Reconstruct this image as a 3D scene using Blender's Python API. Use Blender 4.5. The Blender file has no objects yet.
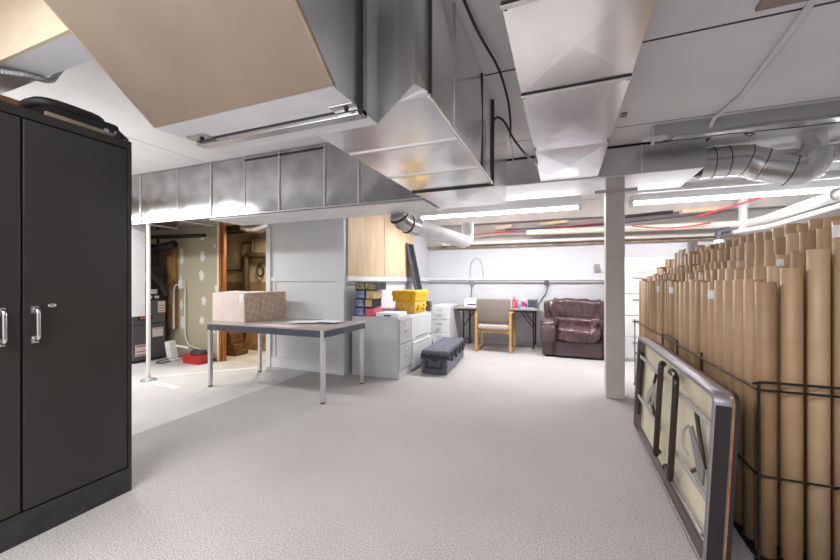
import bpy, bmesh, math, random
from mathutils import Vector, Matrix
random.seed(7)
SC = bpy.context.scene
COL = SC.collection
R = math.radians

# ------------------------------------------------------------------ materials
def lin(c):
    return tuple(((v/255)/12.92 if v/255 <= .04045 else ((v/255+.055)/1.055)**2.4) for v in c) + (1.0,)

def mat(name, rgb, rough=.6, metal=0., noise=0., nscale=8., bump=0., bscale=60., rvar=0., spec=.5, emit=None, estr=0., rgb2=None, stretch=None, detail=4.):
    m = bpy.data.materials.new(name); m.use_nodes = True
    nt = m.node_tree; b = nt.nodes['Principled BSDF']
    b.inputs['Base Color'].default_value = lin(rgb)
    b.inputs['Roughness'].default_value = rough
    b.inputs['Metallic'].default_value = metal
    b.inputs['Specular IOR Level'].default_value = spec
    tc = nt.nodes.new('ShaderNodeTexCoord'); vec = tc.outputs['Object']
    if stretch:
        mp = nt.nodes.new('ShaderNodeMapping'); mp.inputs['Scale'].default_value = stretch
        nt.links.new(vec, mp.inputs['Vector']); vec = mp.outputs['Vector']
    if noise or rgb2 or rvar:
        n = nt.nodes.new('ShaderNodeTexNoise'); n.inputs['Scale'].default_value = nscale; n.inputs['Detail'].default_value = detail
        nt.links.new(vec, n.inputs['Vector'])
        if noise or rgb2:
            r = nt.nodes.new('ShaderNodeValToRGB')
            r.color_ramp.elements[0].position = .32; r.color_ramp.elements[1].position = .68
            if rgb2:
                r.color_ramp.elements[0].color = lin(rgb2); r.color_ramp.elements[1].color = lin(rgb)
            else:
                r.color_ramp.elements[0].color = lin([max(0, v*(1-noise)) for v in rgb])
                r.color_ramp.elements[1].color = lin([min(255, v*(1+noise*.6)) for v in rgb])
            nt.links.new(n.outputs['Fac'], r.inputs['Fac']); nt.links.new(r.outputs['Color'], b.inputs['Base Color'])
        if rvar:
            mr = nt.nodes.new('ShaderNodeMapRange')
            mr.inputs['From Min'].default_value = .3; mr.inputs['From Max'].default_value = .7
            mr.inputs['To Min'].default_value = max(.03, rough-rvar); mr.inputs['To Max'].default_value = min(1, rough+rvar)
            nt.links.new(n.outputs['Fac'], mr.inputs['Value']); nt.links.new(mr.outputs['Result'], b.inputs['Roughness'])
    if bump:
        n2 = nt.nodes.new('ShaderNodeTexNoise'); n2.inputs['Scale'].default_value = bscale; n2.inputs['Detail'].default_value = 3
        nt.links.new(vec, n2.inputs['Vector'])
        bp = nt.nodes.new('ShaderNodeBump'); bp.inputs['Strength'].default_value = bump; bp.inputs['Distance'].default_value = .02
        nt.links.new(n2.outputs['Fac'], bp.inputs['Height']); nt.links.new(bp.outputs['Normal'], b.inputs['Normal'])
    if emit:
        b.inputs['Emission Color'].default_value = lin(emit); b.inputs['Emission Strength'].default_value = estr
    return m

M = {}
M['galv'] = mat('galvanised_sheet', (240, 240, 241), .22, .93, .03, 3, .16, 1.6)
M['galv_dull'] = mat('galvanised_dull', (205, 205, 205), .27, .93, .05, 3, .16, 1.8)
M['galv_worn'] = mat('galvanised_worn', (186, 185, 188), .19, .97, .10, 5, .10, 2.2)
M['seam'] = mat('duct_seam_metal', (215, 215, 214), .35, .85)
M['seam_dark'] = mat('duct_gap_dark', (42, 41, 40), .6)
M['tan'] = mat('tan_board', (136, 120, 105), .42, 0, .06, 2.5, .02, 20)
M['white_duct'] = mat('white_sheet', (232, 233, 238), .45, .1, .03, 4)
M['ceil'] = mat('ceiling_paint', (226, 226, 228), .8, 0, .03, 1.5, .03, 30)
M['wall'] = mat('wall_white_paint', (208, 209, 213), .6, 0, .02, 2, .02, 20)
M['panel'] = mat('partition_paint', (226, 229, 233), .5, 0, .02, 2)
M['wall_grey'] = mat('wall_grey_paint', (200, 200, 203), .7, 0, .04, 2)
M['trimw'] = mat('trim_white', (226, 227, 230), .5)
M['railgrey'] = mat('rail_grey', (172, 172, 174), .45, .3)
M['beige'] = mat('beige_concrete', (196, 188, 181), .85, 0, .06, 3, .1, 20)
M['sill'] = mat('sill_brown', (150, 132, 112), .7, 0, .2, 6)
M['ply'] = mat('plywood', (214, 190, 158), .6, 0, 0, 3, 0, 1, 0, .4, None, 0, (196, 170, 138), (3, 3, .55))
M['stud'] = mat('stud_wood', (178, 112, 58), .6, 0, 0, 6, 0, 1, 0, .4, None, 0, (142, 84, 42), (5, 5, .6))
M['darkwood'] = mat('dark_joist_wood', (70, 50, 36), .8, 0, .25, 8)
M['block'] = mat('block_wood', (112, 78, 48), .75, 0, .3, 12)
M['store_wall'] = mat('store_wall_tan', (168, 154, 126), .85, 0, .18, 3)
M['store_low'] = mat('store_wall_brown', (120, 102, 74), .85, 0, .18, 3)
M['black'] = mat('cabinet_black', (44, 42, 41), .40, 0, .08, 3, .02, 25, 0, .5)
M['black_edge'] = mat('cabinet_black_edge', (36, 35, 35), .42)
M['scuff'] = mat('scuffed_black', (34, 34, 35), .5, 0, 0, 14, 0, 1, 0, .5, None, 0, (52, 52, 53))
M['chrome'] = mat('chrome', (225, 225, 225), .18, 1)
M['matte_black'] = mat('matte_black', (24, 23, 23), .55, 0, .1, 10)
M['black_plastic'] = mat('black_plastic', (92, 95, 107), .38, 0, .12, 10, .05, 60)
M['black_plastic2'] = mat('black_plastic_dark', (48, 50, 58), .5)
M['greyfile'] = mat('file_grey', (198, 199, 201), .42, .15, .03, 4)
M['whitefile'] = mat('file_white', (226, 227, 229), .42, .1, .02, 4)
M['cream'] = mat('cream_paint', (240, 224, 198), .5)
M['creamwall'] = mat('cream_bulkhead', (204, 186, 160), .7, 0, .05, 3)
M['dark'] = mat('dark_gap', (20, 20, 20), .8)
M['tabletop'] = mat('table_laminate', (190, 178, 174), .45, 0, 0, 3.2, 0, 1, 0, .4, None, 0, (166, 154, 154))
M['apron'] = mat('table_apron_slate', (84, 88, 102), .5, 0, 0, 30, 0, 1, 0, .4, None, 0, (70, 73, 86))
M['legsilver'] = mat('leg_silver', (214, 214, 216), .3, .75)
M['carton_side'] = mat('carton_kraft', (206, 184, 164), .75, 0, .05, 4)
M['cartonpale'] = mat('carton_pale', (228, 214, 205), .75, 0, .03, 4)
M['paper'] = mat('paper_white', (238, 239, 243), .7)
M['paperblue'] = mat('paper_blue', (150, 172, 208), .7)
M['inkdark'] = mat('ink_box_dark', (62, 64, 72), .45, 0, 0, 18, 0, 1, 0, .5, None, 0, (36, 37, 43))
M['inkblue'] = mat('ink_box_blue', (160, 176, 214), .5, 0, 0, 20, 0, 1, 0, .5, None, 0, (44, 52, 88))
M['inkgold'] = mat('ink_box_gold', (196, 182, 120), .5, 0, 0, 34, 0, 1, 0, .5, None, 0, (40, 40, 44))
M['inkyellow'] = mat('ink_box_yellow', (214, 178, 70), .5, 0, 0, 26, 0, 1, 0, .5, None, 0, (196, 188, 176))
M['pink'] = mat('pink_card', (222, 92, 124), .5)
M['yellow'] = mat('yellow_plastic', (246, 190, 36), .42, 0, .05, 6)
M['yellow2'] = mat('yellow_plastic_pale', (238, 196, 92), .45, 0, .05, 6)
M['olive'] = mat('seat_taupe_fabric', (132, 121, 113), .9, 0, .04, 5)
M['seatpale'] = mat('seat_taupe_fabric_light', (166, 155, 147), .9, 0, .04, 5)
M['oak'] = mat('oak_wood', (208, 164, 96), .5, 0, 0, 6, 0, 1, 0, .4, None, 0, (188, 142, 78), (5, 5, .7))
M['leather'] = mat('burgundy_leather', (80, 58, 62), .2, 0, .06, 5, .9, 4, 0, .7, None, 0, None, (4.5, 1.5, 1.2))
M['leatherdark'] = mat('burgundy_leather_base', (74, 58, 62), .36, 0, .06, 9, .15, 14, .05, .5)
M['deskgrey'] = mat('desk_laminate', (150, 142, 134), .5, 0, .05, 6)
M['tube'] = mat('kraft_tube', (184, 151, 115), .42, 0, .05, 7, .02, 40)
M['tube2'] = mat('kraft_tube_pale', (194, 165, 130), .42, 0, .05, 7, .02, 40)
M['tube3'] = mat('kraft_tube_dark', (164, 131, 96), .42, 0, .06, 7, .02, 40)
M['tubewhite'] = mat('white_tube', (205, 203, 203), .6)
M['tubein'] = mat('tube_inside', (120, 96, 70), .8)
M['wire'] = mat('rack_wire', (52, 48, 44), .4, .6)
M['ftable'] = mat('folding_table_board', (222, 211, 186), .6, 0, .05, 4)
M['fapron'] = mat('folding_table_apron', (150, 146, 151), .36, .5, .06, 8)
M['fcore'] = mat('folding_table_core', (186, 122, 68), .7, 0, .15, 20)
M['fdark'] = mat('folding_table_tube', (70, 63, 57), .32, .7)
M['fvinyl'] = mat('folding_table_edge', (46, 40, 42), .4)
M['conduit'] = mat('conduit_white', (214, 214, 215), .45)
M['pvc'] = mat('pvc_white', (228, 228, 226), .4)
M['pvccream'] = mat('pvc_cream', (222, 214, 200), .45)
M['abs'] = mat('abs_dark', (70, 70, 78), .45)
M['red'] = mat('red_line', (186, 52, 58), .5)
M['blue'] = mat('blue_line', (70, 82, 110), .5)
M['redbox'] = mat('red_plastic', (196, 28, 32), .45)
M['cable'] = mat('black_cable', (44, 42, 41), .5)
M['armour'] = mat('armoured_cable', (172, 172, 174), .35, .5, 0, 1, .6, 120)
M['furn'] = mat('furnace_grey', (96, 97, 101), .45, .2, .04, 4)
M['furnblack'] = mat('furnace_black', (26, 25, 26), .5)
M['sticker'] = mat('sticker_white', (224, 220, 218), .6)
M['stickred'] = mat('sticker_red', (196, 104, 98), .6)
M['copper'] = mat('brown_pipe', (82, 62, 42), .5, .3)
M['osb'] = mat('board_brown', (150, 112, 66), .8, 0, .2, 10)
M['column'] = mat('column_paint', (196, 190, 184), .5, 0, .03, 5)
M['channel'] = mat('channel_grey', (176, 176, 176), .45, .4)
M['insul'] = mat('white_jacket', (228, 228, 230), .6, 0, .04, 9, .25, 12)
M['tubelight'] = mat('fluorescent_tube', (255, 255, 255), .4, 0, emit=(250, 250, 255), estr=58.)
M['fixture'] = mat('fixture_white', (214, 214, 216), .4, .1)
M['speaker'] = mat('speaker_grey', (118, 118, 128), .6)
M['bottlered'] = mat('bottle_red', (206, 60, 84), .35)
M['bottlepink'] = mat('bottle_magenta', (206, 44, 104), .35)
M['bottleblue'] = mat('bottle_pale_blue', (150, 170, 208), .35)
M['orange'] = mat('cap_orange', (214, 132, 100), .4)
M['keyb'] = mat('keyboard_slate', (62, 70, 90), .5)
M['printer'] = mat('printer_white', (232, 232, 234), .4)
M['tape'] = mat('floor_stripe', (228, 228, 228), .7, 0, .06, 8)
M['patchgrey'] = mat('outlet_grey', (150, 148, 146), .5, .3)

def floor_carpet():
    m = bpy.data.materials.new('speckled_grey_carpet'); m.use_nodes = True; nt = m.node_tree; b = nt.nodes['Principled BSDF']
    tc = nt.nodes.new('ShaderNodeTexCoord')
    n1 = nt.nodes.new('ShaderNodeTexNoise'); n1.inputs['Scale'].default_value = 150; n1.inputs['Detail'].default_value = 4
    n2 = nt.nodes.new('ShaderNodeTexNoise'); n2.inputs['Scale'].default_value = 1.1; n2.inputs['Detail'].default_value = 5
    for n in (n1, n2): nt.links.new(tc.outputs['Object'], n.inputs['Vector'])
    r1 = nt.nodes.new('ShaderNodeValToRGB'); r1.color_ramp.elements[0].position = .30; r1.color_ramp.elements[1].position = .72
    r1.color_ramp.elements[0].color = lin((138, 134, 133)); r1.color_ramp.elements[1].color = lin((218, 213, 211))
    r2 = nt.nodes.new('ShaderNodeValToRGB'); r2.color_ramp.elements[0].position = .3; r2.color_ramp.elements[1].position = .7
    r2.color_ramp.elements[0].color = (.86, .86, .86, 1); r2.color_ramp.elements[1].color = (1, 1, 1, 1)
    mx = nt.nodes.new('ShaderNodeMixRGB'); mx.blend_type = 'MULTIPLY'; mx.inputs['Fac'].default_value = 1
    nt.links.new(n1.outputs['Fac'], r1.inputs['Fac']); nt.links.new(n2.outputs['Fac'], r2.inputs['Fac'])
    nt.links.new(r1.outputs['Color'], mx.inputs['Color1']); nt.links.new(r2.outputs['Color'], mx.inputs['Color2'])
    nt.links.new(mx.outputs['Color'], b.inputs['Base Color'])
    bp = nt.nodes.new('ShaderNodeBump'); bp.inputs['Strength'].default_value = .22; bp.inputs['Distance'].default_value = .01
    nt.links.new(n1.outputs['Fac'], bp.inputs['Height']); nt.links.new(bp.outputs['Normal'], b.inputs['Normal'])
    b.inputs['Roughness'].default_value = .9; b.inputs['Specular IOR Level'].default_value = .2
    return m
M['carpet'] = floor_carpet()
M['concrete'] = mat('painted_concrete', (206, 205, 204), .6, 0, 0, 1.4, .05, 18, .1, .4, None, 0, (184, 183, 182), None, 8)
M['store_floor'] = mat('store_floor', (190, 182, 172), .8, 0, .1, 3)

def drywall():                       # unpainted board with daubs of joint compound at the screw rows
    m = bpy.data.materials.new('taped_drywall'); m.use_nodes = True; nt = m.node_tree; b = nt.nodes['Principled BSDF']
    tc = nt.nodes.new('ShaderNodeTexCoord')
    nz = nt.nodes.new('ShaderNodeTexNoise'); nz.inputs['Scale'].default_value = 9; nz.inputs['Detail'].default_value = 4
    nt.links.new(tc.outputs['Object'], nz.inputs['Vector'])
    add = nt.nodes.new('ShaderNodeVectorMath'); add.operation = 'MULTIPLY_ADD'
    add.inputs[1].default_value = (.12, .12, .12); add.inputs[2].default_value = (-.06, -.06, -.06)
    nt.links.new(nz.outputs['Color'], add.inputs[0])
    ad2 = nt.nodes.new('ShaderNodeVectorMath'); ad2.operation = 'ADD'
    nt.links.new(tc.outputs['Object'], ad2.inputs[0]); nt.links.new(add.outputs[0], ad2.inputs[1])
    prev = None
    for (x, z, rx, rz) in [(-5.24, 1.62, .05, .10), (-5.27, 1.30, .06, .09), (-5.22, .92, .05, .08), (-5.26, .60, .06, .07), (-5.25, 1.9, .05, .06),
                           (-5.72, 1.62, .05, .16), (-5.74, 1.2, .05, .14), (-5.73, .85, .04, .1), (-5.7, .55, .05, .12), (-4.98, 1.75, .03, .05), (-4.95, 1.1, .03, .06), (-5.0, .45, .03, .05)]:
        s = nt.nodes.new('ShaderNodeVectorMath'); s.operation = 'SUBTRACT'; s.inputs[1].default_value = (x, 4.0, z)
        nt.links.new(ad2.outputs[0], s.inputs[0])
        q = nt.nodes.new('ShaderNodeVectorMath'); q.operation = 'MULTIPLY'; q.inputs[1].default_value = (1/rx, 0, 1/rz)
        nt.links.new(s.outputs[0], q.inputs[0])
        l = nt.nodes.new('ShaderNodeVectorMath'); l.operation = 'LENGTH'; nt.links.new(q.outputs[0], l.inputs[0])
        if prev is None: prev = l.outputs['Value']
        else:
            mn = nt.nodes.new('ShaderNodeMath'); mn.operation = 'MINIMUM'
            nt.links.new(prev, mn.inputs[0]); nt.links.new(l.outputs['Value'], mn.inputs[1]); prev = mn.outputs[0]
    r = nt.nodes.new('ShaderNodeValToRGB'); r.color_ramp.elements[0].position = .75; r.color_ramp.elements[1].position = 1.0
    r.color_ramp.elements[0].color = lin((224, 222, 216)); r.color_ramp.elements[1].color = lin((178, 170, 146))
    nt.links.new(prev, r.inputs['Fac']); nt.links.new(r.outputs['Color'], b.inputs['Base Color'])
    b.inputs['Roughness'].default_value = .85
    return m
M['drywall'] = drywall()

def carton_print():                  # kraft carton printed with rows of ring motifs
    m = bpy.data.materials.new('printed_carton'); m.use_nodes = True; nt = m.node_tree; b = nt.nodes['Principled BSDF']
    tc = nt.nodes.new('ShaderNodeTexCoord')
    mp = nt.nodes.new('ShaderNodeMapping'); mp.inputs['Scale'].default_value = (1, 1, 1); mp.inputs['Rotation'].default_value = (R(18), 0, 0)
    nt.links.new(tc.outputs['Object'], mp.inputs['Vector'])
    v = nt.nodes.new('ShaderNodeTexVoronoi'); v.inputs['Scale'].default_value = 13; v.inputs['Randomness'].default_value = .25
    nt.links.new(mp.outputs['Vector'], v.inputs['Vector'])
    r = nt.nodes.new('ShaderNodeValToRGB'); cr = r.color_ramp; cr.interpolation = 'LINEAR'
    cr.elements[0].position = 0; cr.elements[0].color = lin((192, 160, 142))
    cr.elements[1].position = .22; cr.elements[1].color = lin((206, 180, 160))
    e = cr.elements.new(.30); e.color = lin((186, 152, 134))
    e = cr.elements.new(.36); e.color = lin((186, 153, 136))
    e = cr.elements.new(.44); e.color = lin((208, 184, 165))
    nt.links.new(v.outputs['Distance'], r.inputs['Fac']); nt.links.new(r.outputs['Color'], b.inputs['Base Color'])
    b.inputs['Roughness'].default_value = .75
    return m
M['carton'] = carton_print()
M['cartonfaint'] = mat('carton_pale_print', (232, 214, 208), .75, 0, 0, 11, 0, 1, 0, .4, None, 0, (222, 204, 196))

# ------------------------------------------------------------------ mesh building
class MB:
    def __init__(s): s.v = []; s.f = []; s.fm = []; s.fs = []; s.mi = 0
    def m(s, i): s.mi = i; return s
    def add(s, vs, fs, smooth=False):
        o = len(s.v); s.v += [Vector(p) for p in vs]
        for f in fs: s.f.append([i+o for i in f]); s.fm.append(s.mi); s.fs.append(smooth)
        return s
    def bm(s, bm, smooth=False, mtx=None):
        bm.verts.index_update()
        vs = [(mtx @ v.co if mtx else v.co.copy()) for v in bm.verts]
        s.add(vs, [[v.index for v in f.verts] for f in bm.faces], smooth); bm.free(); return s
    def box(s, x0, x1, y0, y1, z0, z1, bev=0., seg=2, mtx=None, smooth=False):
        x0, x1 = min(x0, x1), max(x0, x1); y0, y1 = min(y0, y1), max(y0, y1); z0, z1 = min(z0, z1), max(z0, z1)
        b = bmesh.new(); bmesh.ops.create_cube(b, size=1)
        for v in b.verts: v.co = Vector(((x0+x1)/2+v.co.x*(x1-x0), (y0+y1)/2+v.co.y*(y1-y0), (z0+z1)/2+v.co.z*(z1-z0)))
        if bev:
            bev = min(bev, .49*min(x1-x0, y1-y0, z1-z0))
            bmesh.ops.bevel(b, geom=list(b.edges), offset=bev, segments=seg, profile=.5, affect='EDGES')
        return s.bm(b, smooth, mtx)
    def hull(s, pts):                 # convex solid through the points
        b = bmesh.new()
        for p in pts: b.verts.new(p)
        bmesh.ops.convex_hull(b, input=list(b.verts)); bmesh.ops.recalc_face_normals(b, faces=list(b.faces))
        return s.bm(b)
    def prism(s, poly, axis, a, c):   # poly = 2D outline in the other two axes, extruded from a to c
        def P(p, t): return (t, p[0], p[1]) if axis == 'x' else (p[0], t, p[1]) if axis == 'y' else (p[0], p[1], t)
        n = len(poly); b = bmesh.new()
        A = [b.verts.new(P(p, a)) for p in poly]; B = [b.verts.new(P(p, c)) for p in poly]
        b.faces.new(A); b.faces.new(B[::-1])
        for i in range(n): b.faces.new([A[i], B[i], B[(i+1) % n], A[(i+1) % n]])
        bmesh.ops.recalc_face_normals(b, faces=list(b.faces)); return s.bm(b)
    def tube(s, pts, r, seg=10, cap=True, fillet=0., closed=False):
        pts = [Vector(p) for p in pts]
        if fillet and len(pts) > 2:
            out = [pts[0]]
            for i in range(1, len(pts)-1):
                a, p, c = pts[i-1], pts[i], pts[i+1]
                d1 = (a-p); d2 = (c-p); k = min(fillet, d1.length*.48, d2.length*.48)
                q1 = p+d1.normalized()*k; q2 = p+d2.normalized()*k
                for t in (0, .2, .4, .6, .8, 1): out.append(q1*(1-t)**2+p*2*t*(1-t)+q2*t*t)
            out.append(pts[-1]); pts = out
        n = len(pts); rr = r if isinstance(r, (list, tuple)) else [r]*n
        up = None; rings = []
        for i in range(n):
            t = (pts[min(i+1, n-1)]-pts[max(i-1, 0)]).normalized()
            if up is None: up = Vector((0, 0, 1)) if abs(t.z) < .9 else Vector((1, 0, 0))
            sd = t.cross(up).normalized(); up = sd.cross(t).normalized()
            rings.append([pts[i]+(sd*math.cos(2*math.pi*k/seg)+up*math.sin(2*math.pi*k/seg))*rr[i] for k in range(seg)])
        vs = [p for g in rings for p in g]; fs = []
        for i in range(n-1):
            for k in range(seg):
                fs.append([i*seg+k, i*seg+(k+1) % seg, (i+1)*seg+(k+1) % seg, (i+1)*seg+k])
        s.add(vs, fs, True)
        if cap: s.add(rings[0], [list(range(seg))[::-1]]); s.add(rings[-1], [list(range(seg))])
        return s
    def lathe(s, prof, c=(0, 0, 0), seg=20, smooth=True):   # prof: (r, z) from bottom to top
        vs = []; fs = []
        for (r, z) in prof:
            for k in range(seg):
                a = 2*math.pi*k/seg; vs.append((c[0]+r*math.cos(a), c[1]+r*math.sin(a), c[2]+z))
        for i in range(len(prof)-1):
            for k in range(seg): fs.append([i*seg+k, i*seg+(k+1) % seg, (i+1)*seg+(k+1) % seg, (i+1)*seg+k])
        return s.add(vs, fs, smooth)
    def cross_panel(s, p00, p10, p11, p01, bulge):           # sheet panel with an X break: the centre stands out by bulge
        P = [Vector(p) for p in (p00, p10, p11, p01)]
        n = (P[1]-P[0]).cross(P[3]-P[0]).normalized(); c = sum(P, Vector())/4+n*bulge
        return s.add(P+[c], [[0, 1, 4], [1, 2, 4], [2, 3, 4], [3, 0, 4]])
    def ellip(s, c, rx, ry, rz, e=1., seg=20, rings=12, mtx=None):   # super-ellipsoid: e<1 is boxier
        def sg(v): return math.copysign(abs(v)**e, v)
        vs = []; fs = []
        for i in range(rings+1):
            ph = -math.pi/2+math.pi*i/rings
            for k in range(seg):
                th = 2*math.pi*k/seg
                p = Vector((rx*sg(math.cos(ph))*sg(math.cos(th)), ry*sg(math.cos(ph))*sg(math.sin(th)), rz*sg(math.sin(ph))))
                if mtx: p = mtx @ p
                vs.append(Vector(c)+p)
        for i in range(rings):
            for k in range(seg): fs.append([i*seg+k, i*seg+(k+1) % seg, (i+1)*seg+(k+1) % seg, (i+1)*seg+k])
        return s.add(vs, fs, True)
    def build(s, name, mats, parent=None, org=None):
        if not isinstance(mats, (list, tuple)): mats = [mats]
        o_ = Vector(org) if org is not None else (WORLD(parent) if parent else Vector())
        me = bpy.data.meshes.new(name)
        me.from_pydata([tuple(v-o_) for v in s.v], [], s.f); 
        for mm in mats: me.materials.append(mm)
        me.polygons.foreach_set('material_index', s.fm); me.polygons.foreach_set('use_smooth', s.fs)
        me.update(); me.validate()
        o = bpy.data.objects.new(name, me); COL.objects.link(o)
        if parent: o.parent = parent
        else: o.location = o_
        return o

LOCAL = set()
def WORLD(p):                          # things built in their own local frame keep their coordinates
    q = p
    while q.parent: q = q.parent
    return Vector() if q.name in LOCAL else Vector(q.location)
def tag(o, label, cat, group=None):
    o['label'] = label; o['category'] = cat
    if group: o['group'] = group
    return o
def thing(name, label, cat, loc, group=None, local=False, rot=(0, 0, 0)):
    o = bpy.data.objects.new(name, None); COL.objects.link(o); o.location = loc; o.rotation_euler = rot
    o.empty_display_size = .05
    if local: LOCAL.add(o.name)
    return tag(o, label, cat, group)
def struct(name, mb, mats):
    o = mb.build(name, mats); o['kind'] = 'structure'; return o
def copy_tree(o, parent=None):
    c = o.copy(); COL.objects.link(c)
    if parent: c.parent = parent
    for ch in list(o.children): copy_tree(ch, c)
    return c

CZ = 2.60        # ceiling height
# ------------------------------------------------------------------ room shell
b = MB(); b.box(-3.17, 4.3, -2.6, 7.2, -.1, 0); b.m(1); b.box(-6.8, -3.17, -2.6, 4.0, -.1, -.003)
b.m(2).box(-6.8, -3.17, 4.0, 7.2, -.1, -.004)
struct('floor', b, [M['carpet'], M['concrete'], M['store_floor']])
b = MB(); b.box(-6.8, 4.3, -2.6, 7.2, CZ, CZ+.1)
b.m(1); b.box(-.49, 4.2, 2.405, 2.42, CZ-.002, CZ+.01); b.box(-3.885, -3.88, -2, 3.0, CZ-.001, CZ+.01)
b.box(-.49, 4.2, 3.67, 3.678, CZ-.001, CZ+.01)
struct('ceiling', b, [M['ceil'], M['seam_dark']])
struct('wall_back', MB().box(-2.62, 4.3, 7.1, 7.2, 0, CZ), M['wall'])
struct('wall_right', MB().box(4.2, 4.3, -2.6, 7.1, 0, CZ), M['wall_grey'])
struct('wall_left', MB().box(-6.8, -6.7, -2.6, 7.2, 0, CZ), M['drywall'])
struct('wall_front', MB().box(-6.7, 4.2, -2.6, -2.5, 0, CZ), M['wall'])
struct('wall_inner', MB().box(-2.72, -2.62, 4.0, 7.2, 0, CZ), M['wall'])
b = MB(); b.box(-3.93, -2.72, 4.0, 4.1, 0, CZ)
struct('wall_partition', b, M['panel'])
struct('wall_mechanical', MB().box(-6.7, -4.90, 4.0, 4.1, 0, CZ), M['drywall'])
struct('wall_header', MB().box(-4.90, -3.93, 4.0, 4.1, 2.08, CZ), M['drywall'])
b = MB(); b.box(-6.7, -2.72, 5.1, 5.2, 1.2, CZ); b.m(1).box(-6.7, -2.72, 5.09, 5.2, 0, 1.2)
struct('wall_store', b, [M['store_wall'], M['store_low']])
# trims
b = MB(); b.box(-3.93, -3.85, 3.965, 4.0, 0, 2.0, .004); b.box(-2.735, -2.62, 3.955, 4.0, 0, 2.3, .004)
b.box(-3.85, -2.735, 3.975, 4.0, 1.215, 1.275, .004); b.box(-3.85, -2.735, 3.98, 4.0, 0, .15, .004); b.box(-3.79, -3.775, 3.985, 4.0, .15, 1.215)
struct('trim_partition', b, M['trimw'])
b = MB(); b.box(-2.62, -2.585, 4.0, 7.1, 1.215, 1.285, .004); b.m(1); b.box(-2.62, -2.6, 4.0, 7.1, 1.175, 1.2)
struct('trim_inner', b, [M['trimw'], M['railgrey']])
b = MB(); b.box(-4.91, -4.876, 3.98, 4.06, 0, 2.08, .003); struct('trim_doorway', b, M['cream'])
b = MB(); b.box(-4.875, -4.84, 3.99, 4.05, 0, 2.08, .003); b.box(-4.838, -4.805, 4.01, 4.06, 0, 2.08, .003)
struct('trim_stud', b, M['stud'])
b = MB(); b.box(-2.62, 4.2, 7.02, 7.1, 1.87, 1.93, .004); struct('trim_sill', b, M['sill'])
b = MB(); b.box(-2.62, 4.2, 7.04, 7.1, 1.93, 2.59); struct('trim_rim', b, M['beige'])
b = MB(); b.box(-2.62, 4.2, 7.06, 7.1, 0, .1, .004); struct('baseboard_back', b, M['wall_grey'])
# painted stripes on the concrete
b = MB()
b.prism([(-4.86, 3.02), (-4.86, 3.08), (-4.05, 3.9), (-3.95, 3.9)], 'z', -.003, -.0015)
b.prism([(-4.75, 2.84), (-4.70, 2.92), (-4.12, 2.86), (-4.12, 2.78)], 'z', -.003, -.0015)
struct('trim_floor_stripe', b, M['tape'])
# bulkhead at the upper left
b = MB(); b.box(-6.7, -1.84, .86, 1.0, 2.25, CZ-.001)
b.m(1).box(-6.7, -1.84, .845, .86, 2.25, CZ-.001)  # thin front sheet in cream, rest of bulkhead in wall colour
struct('trim_bulkhead', b, [M['wall'], M['creamwall']])

# ------------------------------------------------------------------ column
t = thing('support_column', 'pale grey square column standing on the carpet beside the armchair', 'column', (.50, 4.3, 0))
MB().box(.415, .59, 4.215, 4.39, 0, 2.29, .006).build('shaft', M['column'], t)
MB().box(.31, .70, 4.185, 4.213, 2.135, 2.165, .003).build('bracket', M['channel'], t)

# ------------------------------------------------------------------ ducts
def seam_y(b, y, x0, x1, z, w=.022, h=.012): b.box(x0, x1, y-w/2, y+w/2, z-h, z+.002, .003, 1)

# tan hood (sloped board face, metal sides)
t = thing('duct_hood', 'big overhead duct hood with a sloping tan board face, upper left', 'duct hood', (-1.3, 1.3, 1.954))
X0, X1, ZB = -1.806, -.80, 1.954
kz = lambda z: 1.137-(z-ZB)*1.22
yt = kz(2.59)
MB().hull([(X0, 1.137, ZB), (X1, 1.137, ZB), (X0, yt, 2.59), (X1, yt, 2.59), (X0, 1.487, ZB), (X1, 1.487, ZB), (X0, 1.487, 2.59), (X1, 1.487, 2.59)]).build('body', M['galv'], t)
n = Vector((0, -.64, -.77))*.006
fq = [Vector(p) for p in ((X0, 1.137, ZB), (X1, 1.137, ZB), (X1, yt, 2.59), (X0, yt, 2.59))]
MB().hull([p+n*.1 for p in fq]+[p+n for p in fq]).build('face_board', M['tan'], t)
b = MB(); b.box(X0, X1, 1.14, 1.32, ZB-.006, ZB-.001); b.box(X0, X1, 1.37, 1.487, ZB-.006, ZB-.001); b.build('bottom_plate', M['white_duct'], t)
b = MB(); b.box(X0+.03, X1+.012, 1.318, 1.37, ZB-.03, ZB-.001, .004); b.box(X1-.001, X1+.012, 1.325, 1.37, ZB-.03, 2.59, .003)
b.build('flange', M['galv_dull'], t)
b = MB(); b.box(X0+.03, X1+.005, 1.308, 1.317, ZB-.008, ZB-.001); b.box(X1, X1+.018, 1.31, 1.324, ZB-.03, 2.59); b.build('flange_gap', M['seam_dark'], t)
for (xa, xb) in ((X0+.04, X0+.16), (X1-.11, X1+.005)):
    c = MB().box(xa, xb, 1.255, 1.312, ZB-.014, ZB-.007, .002).build('corner_bracket', M['galv_dull'], t)
    xm = (xa+xb)/2
    MB().lathe([(0, -.012), (.007, -.012), (.010, -.006), (.010, 0), (0, 0)], (xm+.01, 1.29, ZB-.014), 10).build('bolt', M['seam_dark'], c)
b = MB(); b.tube([(X1+.002, 1.137, ZB-.002), (X1+.002, yt, 2.588)], .008, 8); b.build('edge_trim', M['sill'], t)
b = MB(); b.tube([(X0-.002, 1.137, ZB-.002), (X0-.002, yt, 2.588)], .007, 8); b.build('edge_trim', M['sill'], t)

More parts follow.
